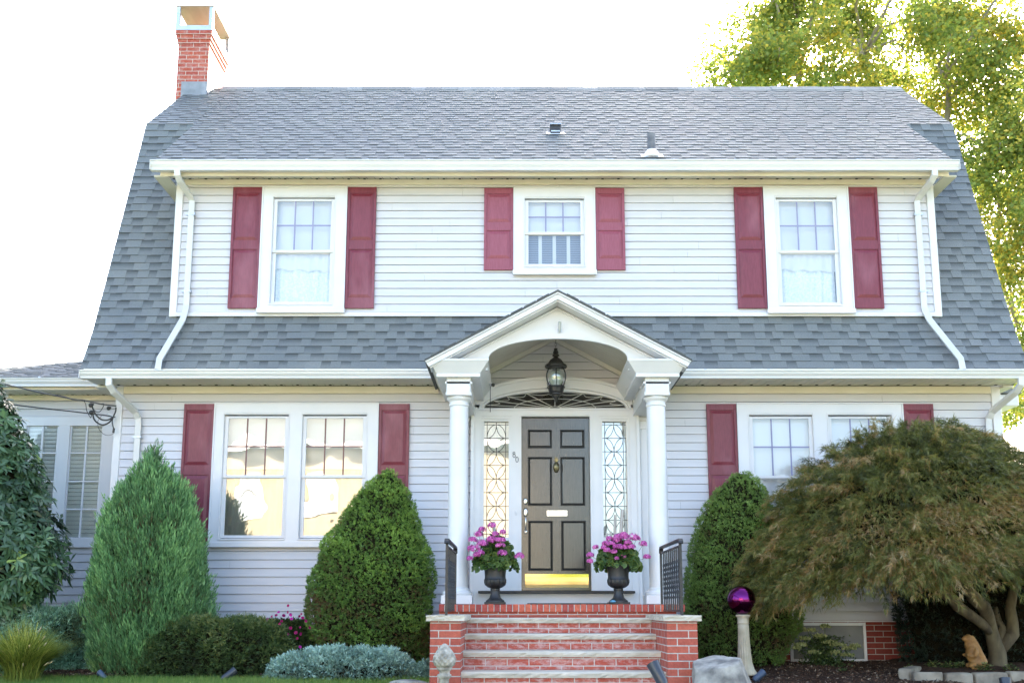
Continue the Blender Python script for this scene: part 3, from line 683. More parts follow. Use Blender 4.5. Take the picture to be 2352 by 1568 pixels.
# cornice returns / entablature beams
for s in (-1,1):
    def X(a): return CX+s*a
    # crown: top half widths (inner .763, outer 1.413) bottom (inner .853 outer 1.333)
    ti,to,bi,bo=.763,1.413,.853,1.333; zt_,zb_=2.655,2.512
    yt,yb_=-1.535,-1.455
    vs=[(X(to),yt,zt_),(X(ti),yt,zt_),(X(ti),-.05,zt_),(X(to),-.05,zt_),(X(bo),yb_,zb_+.02),(X(bi),yb_,zb_+.02),(X(bi),-.05,zb_+.02),(X(bo),-.05,zb_+.02)]
    mb=MB(); mb.add(vs,[(0,1,2,3),(4,7,6,5),(0,4,5,1),(1,5,6,2),(2,6,7,3),(3,7,4,0)])
    mb.box(min(X(to+.005),X(ti-.005)),max(X(to+.005),X(ti-.005)),yt-.004,-.05,zt_+.0005,zt_+.022)
    mb.box(min(X(bo),X(bi)),max(X(bo),X(bi)),yb_-.003,-.05,zb_-.02,zb_+.0195)
    mb.build('cornice_return',M['trim'],house,bevel=.003)
    mb=MB(); xa,xb=sorted((X(.965),X(1.225))); mb.box(xa,xb,-1.40,-.02,2.30,2.4915); mb.build('entablature_beam',M['trim'],house,bevel=.003)
    # columns
    xc=X(1.092); yc=-1.25
    mb=MB(); pr=[(.108,.20)]+[(.112-.010*((i/12)**1.6),.22+(2.02)*i/12) for i in range(13)]
    mb.lathe(pr+[(.1,2.25)],(xc,yc,0),32); co=mb.build('column',M['trim'],house,smooth=True,auto=True)
    mb=MB(); mb.lathe([(.102,2.19),(.113,2.20),(.113,2.215),(.104,2.225),(.106,2.245),(.13,2.27),(.136,2.29),(.136,2.297)],(xc,yc,0),32)
    mb.box(xc-.142,xc+.142,yc-.142,yc+.142,2.298,2.335); mb.box(xc-.132,xc+.132,yc-.132,yc+.132,2.335,2.425); mb.box(xc-.15,xc+.15,yc-.15,yc+.15,2.425,2.452); mb.box(xc-.135,xc+.135,yc-.16,yc+.135,2.4925,2.53)
    mb.box(xc-.134,xc+.134,yc-.153,yc+.134,2.452,2.4925)
    mb.build('capital',M['trim'],co,bevel=.003)
    mb=MB(); mb.box(xc-.165,xc+.165,yc-.165,yc+.165,.04,.13); mb.lathe([(.155,.13),(.162,.15),(.155,.172),(.13,.18),(.126,.20),(.113,.215)],(xc,yc,0),32)
    mb.build('column_base',M['trim'],co,bevel=.003,smooth=False)
    # pilasters on the wall
    xa,xb=sorted((X(1.05),X(1.165))); mb=MB(); mb.box(xa,xb,-.06,-.014,.04,2.30); mb.box(xa-.02,xb+.02,-.08,-.0145,2.25,2.29); mb.box(xa-.012,xb+.012,-.07,-.0147,2.15,2.17); mb.box(xa-.02,xb+.02,-.08,-.0145,.041,.14)
    mb.build('pilaster',M['trim'],house,bevel=.003)
# flag bracket
mb=MB(); mb.box(.44,.485,-1.31,-1.3005,3.03,3.075); mb.tube([(.462,-1.305,3.05),(.463,-1.34,3.08),(.463,-1.36,3.12)],.011,8); mb.tube([(.463,-1.335,3.04),(.463,-1.38,3.14)],.017,10); mb.box(.44,.463,-1.36,-1.355,3.11,3.115)
mb.build('flag_bracket',M['alu'],house)
# ---------------- door surround
DC=.452
mb=MB()
def ring(a,b,z,ai,bi,zi,y0,y1,n=56,c=DC): mb.strip(ell(c,a,b,z,n),ell(c,ai,bi,zi,n),y0,y1)
ring(1.025,.352,2.44,.905,.262,2.388,-.115,-.014)
ring(1.025,.352,2.44,.985,.318,2.438,-.135,-.1155)
ring(.93,.285,2.39,.903,.260,2.388,-.128,-.1155)
ring(.903,.260,2.388,.87,.212,2.402,-.09,-.014)
mb.box(DC-1.025,DC-.905,-.115,-.014,.04,2.44); mb.box(DC+.905,DC+1.025,-.115,-.014,.04,2.44)
mb.box(DC-1.025,DC-.985,-.133,-.1155,.04,2.438); mb.box(DC+.985,DC+1.025,-.133,-.1155,.04,2.438)
mb.box(DC-.905,DC+.905,-.108,-.014,2.300,2.402)   # header
mb.box(DC-.93,DC+.93,-.125,-.1085,2.372,2.388)
# jamb posts between door and sidelights
for a,b in ((-.078,.040),(.872,.988)): mb.box(a,b,-.108,-.014,.20,2.2995)
mb.box(.018,.040,-.118,-.1085,.20,2.31); mb.box(.872,.894,-.118,-.1085,.20,2.31); mb.box(.018,.894,-.118,-.1085,2.31,2.33)
# sidelight casings
for a,b in ((-.453,-.078),(.988,1.357)):
    mb.box(a,a+.038,-.10,-.014,.20,2.2995); mb.box(b-.038,b,-.10,-.014,.20,2.2995); mb.box(a+.038,b-.038,-.10,-.014,2.238,2.2995); mb.box(a+.038,b-.038,-.10,-.014,.20,.83)
    mb.box(a+.02,b-.02,-.112,-.1005,2.265,2.28); mb.box(a+.08,b-.08,-.106,-.1003,.30,.72)
mb.box(DC-.92,DC+.92,-.13,-.014,.041,.165)
mb.box(DC-.985,DC-.905,-.10,-.014,.041,.2)
mb.build('door_surround',M['trim'],house)
mb=MB(); mb.box(-.47,1.375,-.24,-.10,.168,.196); mb.build('threshold',M['black'],house,bevel=.004)
mb=MB(); fe=ell(DC,.872,.214,2.402,40); mb.add([(p[0],-.056+(p[1]-2.402)*.13,p[1]) for p in fe],[tuple(range(len(fe)))]); fo=mb.build('fanlight',M['glassdark'],house)
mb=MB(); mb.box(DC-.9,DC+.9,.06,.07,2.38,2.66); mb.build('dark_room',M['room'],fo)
mb=MB(); yl=-.061
def arc(c,a,b,z,t0,t1,n=24): return [(c-a*math.cos(t0+(t1-t0)*i/n),yl,z+b*math.sin(t0+(t1-t0)*i/n)) for i in range(n+1)]
mb.tube(arc(DC,.075,.028,2.402,0,math.pi),.003,5); mb.tube(arc(DC,.50,.125,2.402,0,math.pi,40),.003,5)
tips=[.22,.50,.82,1.15,1.57,1.99,2.32,2.64,2.92]
for t in tips: mb.tube([(DC-.07*math.cos(t),yl,2.402+.026*math.sin(t)),(DC-.86*math.cos(t),yl,2.402+.208*math.sin(t))],.0036,5)
for t0,t1 in zip(tips[:-1],tips[1:]):
    p=[]
    for i in range(11):
        u=i/10; t=t0+(t1-t0)*u; rr=1-.16*math.sin(math.pi*u); p.append((DC-.86*rr*math.cos(t),yl,2.402+.206*rr*math.sin(t)))
    mb.tube(p,.0026,5)
mb.build('leading',M['leadw'],fo)
def sidelight(a,b):
    z0,z1=.832,2.236; mb=MB(); mb.quad((a,-.04,z0),(b,-.04,z0),(b,-.04,z1),(a,-.04,z1)); o=mb.build('sidelight',M['glassmirror'],house)
    mb=MB(); mb.box(a-.03,b+.03,.0,.004,z0-.05,z1+.03); mb.build('curtain',M['lace'],o)
    mb=MB(); c=(a+b)/2; hw=(b-a)/2-.036; y=-.043; r=.0042; P=.333; top=z1-.03
    for x in (c-hw,c+hw): mb.tube([(x,y,z0),(x,y,z1)],r,5)
    z=top
    while z>z0: mb.tube([(a,y,z),(b,y,z)],r,5); z-=P/2
    zj=top
    def el(cx,cz,t0,t1,n=20): return [(cx+hw*math.cos(t0+(t1-t0)*i/n),y,cz+P/2*math.sin(t0+(t1-t0)*i/n)) for i in range(n+1)]
    def clip(pts): return [p for p in pts if p[2]>z0+.001]
    while zj>z0:
        for q in (el(c,zj-P/2,0,math.pi),el(c,zj-P/2,math.pi,2*math.pi),el(c-hw,zj,-math.pi/2,math.pi/2),el(c+hw,zj,math.pi/2,3*math.pi/2)):
            q=[p for p in q if z0<p[2]<z1]
            if len(q)>1: mb.tube(q,r,5)
        zj-=P
    mb.build('leading',M['lead'],o); return o
sidelight(-.415,-.116); sidelight(1.022,1.319)
# ---------------- door
dx0,dx1,dz0,dz1=.042,.870,.205,2.296; dy=-.03
mb=MB(); mb.box(dx0,dx1,dy,dy+.045,dz0,dz1); do=mb.build('door',M['door'],house)
do['label']='black six-panel front door'
def dpanel(x0,x1,z0,z1):
    mb=MB(); e=.016
    for (a,b,c,d) in ((x0,x1,z1-e,z1),(x0,x1,z0,z0+e),(x0,x0+e,z0+e,z1-e),(x1-e,x1,z0+e,z1-e)): mb.box(a,b,dy-.010,dy-.0005,c,d)
    mb.build('panel_moulding',M['doormold'],do,bevel=.004,seg=2)
    mb=MB(); i=.030; q=[(x0+i,z0+i),(x1-i,z0+i),(x1-i,z1-i),(x0+i,z1-i)]; o=[(x0+e,z0+e),(x1-e,z0+e),(x1-e,z1-e),(x0+e,z1-e)]
    mb.add([(p[0],dy-.0008,p[1]) for p in o]+[(p[0],dy-.011,p[1]) for p in q],[(0,1,5,4),(1,2,6,5),(2,3,7,6),(3,0,4,7),(4,5,6,7)])
    mb.build('panel',M['door'],do)
for a,b in ((.118,.414),(.514,.812)):
    dpanel(a,b,1.918,2.146); dpanel(a,b,1.215,1.81); dpanel(a+.004,b+.004,.436,1.034)
mb=MB(); mb.prism([(dy-.0006,.238),(dy-.0006,.397),(dy-.0135,.397),(dy-.0120,.36),(dy-.0095,.315),(dy-.0065,.275),(dy-.003,.238)],'x',.083,.843); mb.build('kick_plate',M['brass'],do)
mb=MB(); mb.box(.345,.596,dy-.008,dy-.0006,1.088,1.160); mb.box(.368,.573,dy-.014,dy-.0085,1.105,1.145); mb.build('mail_slot',M['nickel'],do,bevel=.003)
mb=MB()  # pineapple shaped knocker
pr=[(.001,1.618)]+[(.040*math.sin(math.pi*(.10+.85*i/10))**.7,1.62+.128*i/10) for i in range(11)]
mb.lathe([(r*1.0,z) for r,z in pr],(.465,dy-.012,0),20,.10,10)
for i,a in enumerate((-.9,-.5,-.15,.2,.55,.95,-.3,.35)):
    L_=.07-.012*abs(a)*2; mb.add([(.465-.008,dy-.02,1.745),(.465+.008,dy-.02,1.745),(.465+.03*math.sin(a)*1.6,dy-.026,1.745+L_*math.cos(a)+.01)],[(0,1,2)])
mb.build('knocker',M['oldbrass'],do,smooth=True)
mb=MB(); mb.lathe([(.001,0),(.03,.0),(.033,.006),(.02,.012),(.001,.012)],(0,0,0),20)
mb.v=[(.088+x*.8,dy-.001-z,1.268+y*1.25) for x,y,z in mb.v]
k=len(mb.v); m2=MB(); m2.lathe([(.001,0),(.03,0),(.033,.006),(.02,.012),(.001,.012)],(0,0,0),20); mb.add([(.089+x*.85,dy-.001-z,1.135+y*1.7) for x,y,z in m2.v],m2.f)
mb.tube([(.09,dy-.01,1.10),(.09,dy-.035,1.09),(.092,dy-.045,1.02),(.092,dy-.035,.93),(.092,dy-.012,.905)],[.006,.008,.009,.008,.006],8)
mb.ball((.092,dy-.008,.90),.02,.008,.024,12)
mb.build('handle',M['nickel'],do,smooth=True)
# digits 8 0
mb=MB(); y=-.112
def ov(cx,cz,a,b): return [(cx+a*math.cos(t*math.pi/10),y,cz+b*math.sin(t*math.pi/10)) for t in range(21)]
mb.tube(ov(-.050,1.846,.012,.015),.0036,5); mb.tube(ov(-.048,1.812,.015,.020),.0036,5); mb.build('house_number_digit',M['lead'],house)
mb=MB(); mb.tube(ov(-.013,1.768,.016,.032),.0036,5); mb.build('house_number_digit',M['lead'],house)
mb=MB(); mb.box(-.038,-.012,-.115,-.1085,1.095,1.15); mb.ball((-.025,-.116,1.122),.006); mb.build('doorbell',M['trim'],house,bevel=.003)
# security camera under the entablature
mb=MB(); mb.tube([(-.33,-.55,2.60),(-.30,-.60,2.585)],.022,12); sc=mb.build('security_camera',M['trim'],house)
mb=MB(); mb.tube([(-.3005,-.601,2.585),(-.291,-.615,2.58)],.021,12); mb.tube([(-.33,-.5,2.6),(-.335,-.3,2.45),(-.34,-.1,2.35)],.004,5); mb.build('camera_lens',M['black'],sc)
# ---------------- basement windows
for (x0,x1,lab) in ((3.22,4.125,'basement window with dusty grey screen'),(-3.19,-2.3,'basement window behind the petunias')):
    mb=MB(); z0,z1=-.63,-.172; f=.035
    mb.box(x0,x1,-.03,-.001,z1-f,z1); mb.box(x0,x1,-.03,-.001,z0,z0+f); mb.box(x0,x0+f,-.03,-.001,z0+f,z1-f); mb.box(x1-f,x1,-.03,-.001,z0+f,z1-f)
    o=mb.build('basement_window',M['trim'],house,bevel=.003); o['label']=lab
    mb=MB(); mb.box(x0+f,x1-f,-.012,-.006,z0+f,z1-f); mb.build('screen',M['screen'],o)
# ---------------- left wing (sun room)
WY=.60; WX0=-9.6; WX1=XL+.0
wz=[2.301,1.955,1.945,1.590,1.580,1.235,1.225,.877]
cas=[(-5.75,-5.325),(-6.31,-5.90),(-6.87,-6.46),(-7.43,-7.02)]
siding('wing_wall',WY,WX0,WX1,-.145,.775,[],house)
siding('wing_wall',WY,WX0,WX1,2.42,2.70,[],house)
mb=MB(); mb.box(WX0,WX1,WY+.10,3.8,-.7,2.7); mb.build('wing_core',M['siding'],house)
mb=MB(); mb.box(WX0+.02,WX1,WY-.0,WY+.09,-.75,-.146); mb.build('wing_foundation',M['brickdk'],house,uv=True)
mb=MB(); mb.box(WX0,WX1,WY-.03,WY+.09,2.30,2.42); mb.box(WX0,WX1,WY-.04,WY+.09,.775,.875)
xs=[WX1]+[v for a,b in cas for v in (b,a)]+[WX0]
for i in range(0,len(xs),2): mb.box(xs[i+1],xs[i],WY-.03,WY+.09,.875,2.30)
mb.box(WX0,WX1,WY-.05,WY+.0,.745,.7745)
mb.build('wing_window_wall',M['pvc'],house,bevel=.004)
for ci,(a,b) in enumerate(cas):
    root=bpy.data.objects.new('wing_window',None); scene.collection.objects.link(root); root.parent=house
    mb=MB(); mb.quad((a,WY,.875),(b,WY,.875),(b,WY,2.30),(a,WY,2.30)); mb.build('pane',M['glass'],root)
    mb=MB(); m_=(a+b)/2; mb.box(m_-.012,m_+.012,WY-.016,WY-.002,.876,2.299)
    for z in (1.95,1.585,1.23): mb.box(a,b,WY-.015,WY-.0025,z-.01,z+.01)
    for (p,q) in ((a,a+.02),(b-.02,b)): mb.box(p,q,WY-.012,WY-.003,.876,2.299)
    mb.build('muntin_grid',M['pvc'],root)
    mb=MB(); z=.88
    while z<2.29:
        mb.add([(a+.004,WY+.010,z),(b-.004,WY+.010,z),(b-.004,WY+.026,z+.050),(a+.004,WY+.026,z+.050)],[(0,1,2,3)]); z+=.052
    mb.build('venetian_blind',M['slat'],root)
    mb=MB(); mb.box(a,b,WY+.065,WY+.07,.876,2.299); mb.build('backing',M['room'],root)
# wing roof: hip running up to the house
wy0,wz0=.22,2.86; sl_=.36
def wr(px,py):
    r=ray(px,py); k=(wz0-sl_*(wy0+DW))/(r[2]-sl_*r[1]); return (r[0]*k,r[1]*k-DW,r[2]*k)
pa=wr(0,845.5); pb=wr(184.5,830.5)
sl2=(pb[1]-pa[1])/(pb[0]-pa[0])
def xr_w(s,z):
    y=wy0+(z-wz0)/sl_; return [(pa[0]+(y-pa[1])/sl2 if y>wy0 else WX0,-4.96)] if (pa[0]+(y-pa[1])/sl2)<-5.0 else []
yt=pb[1]+ (pb[1]-pa[1])/(pb[0]-pa[0])*(-4.96-pb[0])
shingles('wing_roof',(wy0,wz0),(yt,wz0+sl_*(yt-wy0)),xr_w,house,31)
mb=MB(); xa=pa[0]+(wy0-pa[1])/sl2; zt_=wz0+sl_*(yt-wy0)
mb.add([(xa,wy0,wz0-.01),(-4.96,wy0,wz0-.01),(-4.96,yt,zt_-.01),(xa,wy0,wz0-.05),(-4.96,wy0,wz0-.05),(-4.96,yt,zt_-.06),(xa,yt+3,wz0-.02),(-4.96,yt+3,wz0-.02)],[(0,1,2),(3,5,4),(0,2,7,6)],.4)
mb.build('wing_roof_deck',M['shingle'],house)
gutter(max(xa,WX0-.3),-5.0,.12,2.835,2.73,house)
mb=MB(); mb.box(xa,-4.96,.225,.24,2.70,2.85); mb.build('wing_fascia',M['fasc'],house)
soffit(-9,-4.97,.24,WY-.02,2.70,2.70)
mb=MB(); mb.box(WX0,WX1-.001,WY-.034,WY-.014,2.635,2.698); mb.build('wing_frieze',M['fasc'],house)
# small bump-out on the right flank
mb=MB(); mb.box(XR+.001,6.38,1.2,3.0,-.6,2.62); mb.box(XR+.001,6.40,1.16,1.1995,-.6,2.62); mb.build('side_bay_wall',M['siding'],house)
mb=MB(); mb.box(XR+.001,6.62,.9,3.2,2.625,2.78); mb.build('side_bay_eave',M['trim'],house,bevel=.01)
mb=MB(); mb.prism([(XR,2.79),(6.66,2.79),(XR,3.1)],'y',.85,3.2,.5); mb.build('side_bay_roof',M['shingle'],house)
mb=MB(); mb.tube([(6.3,1.10,2.62),(6.3,1.10,-.5)],.03,4,sq=(.03,.025)); mb.build('downspout',M['gutter'],house)

# ================================================================== FRONT STEPS
st=empty('front_steps','brick front steps with pale stone treads and two capped brick piers','steps')
XA,XB=-.522,1.352
lv=[(-.10,-1.90),(-.252,-2.22),(-.407,-2.54),(-.578,-2.86)]    # (top z, front y)
for i,(z,yf) in enumerate(lv):
    mb=MB(); nseg=46; rnd=random.Random(i+3)
    yb=-1.60 if i==0 else lv[i-1][1]+.03
    # rough front edge
    def er(k,a): return a*rnd.uniform(-1,1)
    A=[];vs=[]
    for k in range(nseg+1):
        x=XA+(XB-XA)*k/nseg
        vs+=[(x,yb,z),(x,yf+.012+er(k,.003),z),(x,yf+er(k,.006),z-.012),(x,yf+er(k,.007)+.004,z-.03),(x,yf+.012+er(k,.004),z-.052),(x,yb,z-.052)]
    fs=[]
    for k in range(nseg):
        for j in range(5): fs.append((6*k+j,6*k+j+1,6*k+7+j,6*k+6+j))
    fs+=[(0,1,2,3,4,5),tuple(6*nseg+j for j in (5,4,3,2,1,0))]
    fs=[f[::-1] for f in fs]
    mb.add(vs,fs); mb.build('tread',M['slab'],st)
    zb=(lv[i+1][0] if i<3 else -.9)
    mb=MB(); mb.box(XA,XB,yf+.04,-1.3,zb+.0005,z-.0525); mb.build('riser',M['brickst'],st,uv=True)
mb=MB(); mb.box(XA,XB,-1.585,-1.3,-.0998,-.0395); mb.box(XA-.3,XA-.001,-1.585,-.03,-.9,-.0395); mb.box(XB+.001,XB+.3,-1.585,-.03,-.9,-.0395); mb.build('landing_base',M['brick'],st,uv=True)
# rowlock edge
mb=MB(); mm=MB(); rnd=random.Random(2); x=-.823; k=0
while x<1.695:
    w_=.054; mb.box(x,x+w_,-1.62+rnd.uniform(-.002,.002),-1.43,-.040,.036+rnd.uniform(-.002,.002),rnd.random()); x+=w_+.0102
xe=x-.0102
mm.box(-.82,xe-.002,-1.612,-1.432,-.0392,.031); mm.box(-.82,xe,-1.4285,-.03,-.039,.034)
mb.build('edge_bricks',M['brickone'],st,bevel=.003); mm.build('landing',M['mortar'],st)
for (x0,x1) in ((-.800,-.523),(1.3535,1.630)):
    mb=MB(); mb.box(x0,x1,-2.97,-1.621,-.95,-.1185); po=mb.build('pier',M['brick'],st,uv=True)
    mb=MB(); rnd=random.Random(int(x0*10)); a,b,c,d=x0-.035,x1+.035,-3.01,-1.64
    xs=[a+(b-a)*i/10 for i in range(11)]; ys=[c+(d-c)*i/24 for i in range(25)]
    out=[(x,c) for x in xs]+[(b,y) for y in ys[1:]]+[(x,d) for x in xs[::-1][1:]]+[(a,y) for y in ys[::-1][1:-1]]
    n=len(out); vs=[]
    for (zz,am) in ((-.068,.004),(-.08,.007),(-.10,.008),(-.118,.003)):
        for (x,y) in out: vs.append((x+rnd.uniform(-am,am),y+rnd.uniform(-am,am),zz))
    fs=[(j*n+i,j*n+(i+1)%n,(j+1)*n+(i+1)%n,(j+1)*n+i) for j in range(3) for i in range(n)]
    fs=[f[::-1] for f in fs]+[tuple(range(n)),tuple(range(3*n,4*n))[::-1]]
    mb.add(vs,fs); mb.build('pier_cap',M['slab'],po)
mat=MB(); mat.box(.10,1.04,-1.40,-.60,.0355,.05); tag(mat.build('doormat',M['black'],None,bevel=.003),'thin black doormat lying before the front door','doormat')
# railings
def railing(X,label):
    r=empty('stair_railing',label,'railing','wrought iron railings beside the steps',(X,-2.25,-.07))
    # children in world coords relative to root
    def rel(mb): mb.v=[(x-X,y+2.25,z+.07) for x,y,z in mb.v]; return mb
    mb=MB(); mb.tube([(X,-2.955,.585),(X,-2.95,.60),(X,-2.92,.622),(X,-1.62,.622),(X,-1.59,.60),(X,-1.585,.56)],.02,4,sq=(.022,.012)); rel(mb).build('handrail',M['black'],r,bevel=.004)
    mb=MB(); mb.box(X-.008,X+.008,-2.90,-1.62,.560,.575); rel(mb).build('upper_rail',M['black'],r)
    mb=MB(); mb.box(X-.008,X+.008,-2.90,-1.70,-.035,-.020); rel(mb).build('lower_rail',M['black'],r)
    for y,zb in ((-2.90,-.069),(-1.56,.036)):
        mb=MB(); mb.box(X-.012,X+.012,y-.012,y+.012,zb,.60); rel(mb).build('post',M['black'],r)
    for k in range(9):
        y=-2.90+1.28*(k+1)/10; mb=MB(); vs=[];fs=[];n=34
        for i in range(n+1):
            z=-.02+(.58)*i/n; a=i/n*math.pi*5 if 6<i<28 else (0 if i<=6 else math.pi*5)
            a=math.pi*.25+ (0 if i<=6 else (math.pi*4*(i-6)/22 if i<28 else math.pi*4))
            for q in range(4): vs.append((X+.0095*math.cos(a+q*math.pi/2),y+.0095*math.sin(a+q*math.pi/2),z))
        for i in range(n):
            for q in range(4): fs.append((4*i+q,4*i+(q+1)%4,4*i+4+(q+1)%4,4*i+4+q))
        mb.add(vs,fs); rel(mb).build('baluster',M['black'],r)
    return r
railing(-.66,'black wrought iron railing on the left stair pier'); railing(1.505,'black wrought iron railing on the right stair pier')
# ================================================================== LANTERN
LX,LY=.447,-.60
la=empty('hanging_lantern','black hanging lantern with curved glass panels under the porch arch','lantern',None,(LX,LY,2.39))
def rel(mb,c): mb.v=[(x-c[0],y-c[1],z-c[2]) for x,y,z in mb.v]; return mb
LC=(LX,LY,2.39)
mb=MB(); z=3.33; i=0
while z>3.02:
    if i%2: mb.tube([(LX-.008,LY,z),(LX-.011,LY,z-.02),(LX-.004,LY,z-.04),(LX+.004,LY,z-.04),(LX+.011,LY,z-.02),(LX+.008,LY,z),(LX-.008,LY,z)],.0022,5)
    else: mb.tube([(LX,LY-.008,z),(LX,LY-.011,z-.02),(LX,LY-.004,z-.04),(LX,LY+.004,z-.04),(LX,LY+.011,z-.02),(LX,LY+.008,z),(LX,LY-.008,z)],.0022,5)
    z-=.034; i+=1
rel(mb,LC).build('chain',M['black'],la)
mb=MB(); mb.lathe([(.004,3.03),(.022,3.025),(.02,3.01),(.03,2.985),(.034,2.97),(.022,2.965),(.042,2.945),(.04,2.93),(.024,2.925),(.03,2.915),(.07,2.885),(.092,2.85),(.10,2.835),(.13,2.822),(.132,2.795),(.118,2.79),(.10,2.785),(.10,2.775),(.001,2.775)],(LX,LY,0),12); rel(mb,LC).build('lantern_cap',M['black'],la,smooth=False)
mb=MB(); gp=[(.098,2.772),(.115,2.74),(.127,2.70),(.129,2.67),(.124,2.63),(.108,2.59),(.088,2.565)]
mb.lathe(gp,(LX,LY,0),24); mb.f=[f for f in mb.f if len(f)==4]; rel(mb,LC).build('lantern_glass',M['glassclear'],la,smooth=True)
mb=MB()
for k in range(6):
    a=k*math.pi/3+math.pi/6; mb.tube([(LX+(r+.003)*math.cos(a),LY+(r+.003)*math.sin(a),z) for r,z in gp],.0055,6)
rel(mb,LC).build('lantern_cage',M['black'],la)
mb=MB(); mb.lathe([(.001,2.566),(.105,2.565),(.108,2.55),(.095,2.545),(.085,2.50),(.074,2.485),(.08,2.478),(.08,2.465),(.05,2.46),(.045,2.44),(.025,2.425),(.015,2.40),(.018,2.395),(.014,2.38),(.004,2.37)],(LX,LY,0),12); rel(mb,LC).build('lantern_base',M['black'],la)
mb=MB(); mb.lathe([(.038,2.567),(.04,2.575),(.02,2.58)],(LX,LY,0),12)
for k in range(3):
    a=k*2.1+.4; mb.tube([(LX+.025*math.cos(a),LY+.025*math.sin(a),2.57),(LX+.025*math.cos(a),LY+.025*math.sin(a),2.66)],.009,8)
rel(mb,LC).build('candle',M['trim'],la)
for c in la.children: pass
# ================================================================== URNS with geraniums
def urn(x,y,label):
    z0=.036; mb=MB(); r=empty('planter_urn',label,'urn','black urns beside the front door',(x,y,z0))
    mb.box(-.10,.10,-.10,.10,0,.022); mb.build('plinth',M['black'],r,bevel=.003)
    mb=MB(); mb.lathe([(.090,.022),(.088,.035),(.055,.06),(.042,.10),(.040,.125),(.046,.13),(.046,.145),(.040,.15)],(0,0,0),28); mb.build('foot',M['black'],r,smooth=True,auto=True)
    mb=MB(); mb.lathe([(.040,.148),(.07,.158),(.10,.18),(.108,.205),(.108,.225),(.106,.232)],(0,0,0),56,.07,18); mb.lathe([(.108,.228),(.100,.240),(.098,.26),(.103,.32),(.112,.365),(.130,.395),(.136,.40),(.128,.398),(.09,.36)],(0,0,0),36)
    mb.build('bowl',M['black'],r,smooth=True,auto=True)
    r.scale=(1.13,1.13,1.13); return r
def geranium(x,y,zb,W,H,heads,seed,label,lean=0):
    W*=1.08; H*=1.15; heads=[(a*.96,b*.97+.01,c*1.55) for a,b,c in heads]
    rng=np.random.default_rng(seed); r=empty('potted_geranium',label,'plant','pink geraniums in the black urns',(x,y,zb))
    n=620; th=rng.random(n)*6.283; u=rng.random(n); rr=W*np.sqrt(u)*.95; 
    px=rr*np.cos(th); py=rr*np.sin(th)*.7; pz=H*.62*np.sqrt(np.maximum(0,1-u))*rng.uniform(.25,1,n)-.10*u+.03
    P=np.stack([px+lean*pz,py,pz],1); Nn=unit(np.stack([px*1.2,py*1.2-.12,pz*.9+.10],1)+rng.normal(size=(n,3))*.28)
    V=[];Fa=[];T=[]; 
    for i in range(n):
        a=Vector(Nn[i]); t=a.orthogonal().normalized(); b_=a.cross(t); R_=rng.uniform(.026,.042); k=9; b0=len(V); tn=rng.random()
        V.append(tuple(P[i]-Nn[i]*.008)); T.append(tn*.5)
        for j in range(k):
            an=6.283*j/k; q=R_*(1 if j%2 else .9)*(1 if j else .45); V.append(tuple(P[i]+np.array(t)*q*math.cos(an)+np.array(b_)*q*math.sin(an))); T.append(min(1,tn*.6+.35))
        for j in range(k): Fa.append((b0,b0+1+j,b0+1+(j+1)%k))
    npmesh('foliage',np.array(V),np.array(Fa),np.array(T),M['geran'],r,per=3)
    ms=MB()
    for (hx,hz,hr) in heads:
        V=[];T=[]
        hy=-.16+rng.uniform(-.05,.05)
        ms.tube([(hx*.35,hy*.3,.08),(hx*.8,hy*.8,hz*.6),(hx,hy,hz)],.002,5)
        for i in range(44):
            d=rng.normal(size=3); d/=np.linalg.norm(d); d[2]=abs(d[2])*.9-.15; c=np.array([hx,hy,hz])+d*hr*rng.uniform(.6,1)
            for p in range(5):
                q=np.array(Vector(d).orthogonal().normalized()); q2=np.cross(d,q); an=p*1.2566+rng.random(); dr=q*math.cos(an)+q2*math.sin(an); sd_=np.cross(d,dr); L_=.017; tn=rng.random()
                V+=[c,c+dr*L_*.7+sd_*.006+d*.003,c+dr*L_*1.1,c+dr*L_*.7-sd_*.006+d*.003]; T+=[tn*.6,tn,tn,tn]
        V=np.array(V); npmesh('flower',V,np.arange(len(V)).reshape(-1,4),np.array(T),M['pink'],r)
    ms.build('stem',M['geran'],r)
    return r
def hp(z_,pts,x,y,zb,S=(1140,1300,7.125)):
    out=[]
    for (u,v,rr) in pts:
        X,Z=at((S[0]+u/S[2])*.91875,(S[1]+v/S[2])*.91875,y-.16); out.append((X-x,Z-zb,rr))
    return out
UL=(-.245,-1.35); UR=(1.072,-1.35)
urn(*UL,'black classical urn on the landing at the left of the door'); urn(*UR,'black classical urn on the landing at the right of the door')
geranium(UL[0],UL[1],.46,.235,.40,hp(0,[(640,90,.032),(455,165,.032),(385,250,.036),(275,350,.034),(460,420,.042),(315,530,.05),(355,630,.03),(225,700,.026),(235,500,.022),(715,360,.044),(830,355,.026),(585,360,.016),(830,600,.044),(840,215,.026),(1145,655,.040),(750,455,.015)],UL[0],UL[1],.46)+[(-.13,.20,.03),(-.05,.26,.03),(.07,.19,.028),(-.16,.10,.03),(.0,.31,.026)],5,'pink geranium with tall stems filling the left urn')
geranium(UR[0],UR[1],.46,.24,.36,hp(0,[(1390,1085,.026),(1455,1080,.042),(1505,1055,.03),(1580,1080,.052),(1610,1085,.03),(1665,1130,.034),(1355,1130,.032),(1440,1150,.026),(1510,1155,.034),(1425,1190,.026),(1275,1155,.022),(1508,1235,.026),(1690,1235,.026),(1230,1220,.028),(1228,1270,.024),(1340,1160,.02),(1445,1245,.012)],UR[0],UR[1],.46,(1080,1000,3.136))+[(-.02,.24,.034),(.05,.27,.034),(-.09,.20,.03),(.10,.22,.03),(.0,.17,.03),(.14,.17,.03),(-.14,.13,.028)],6,'pink geranium spilling over the right urn')
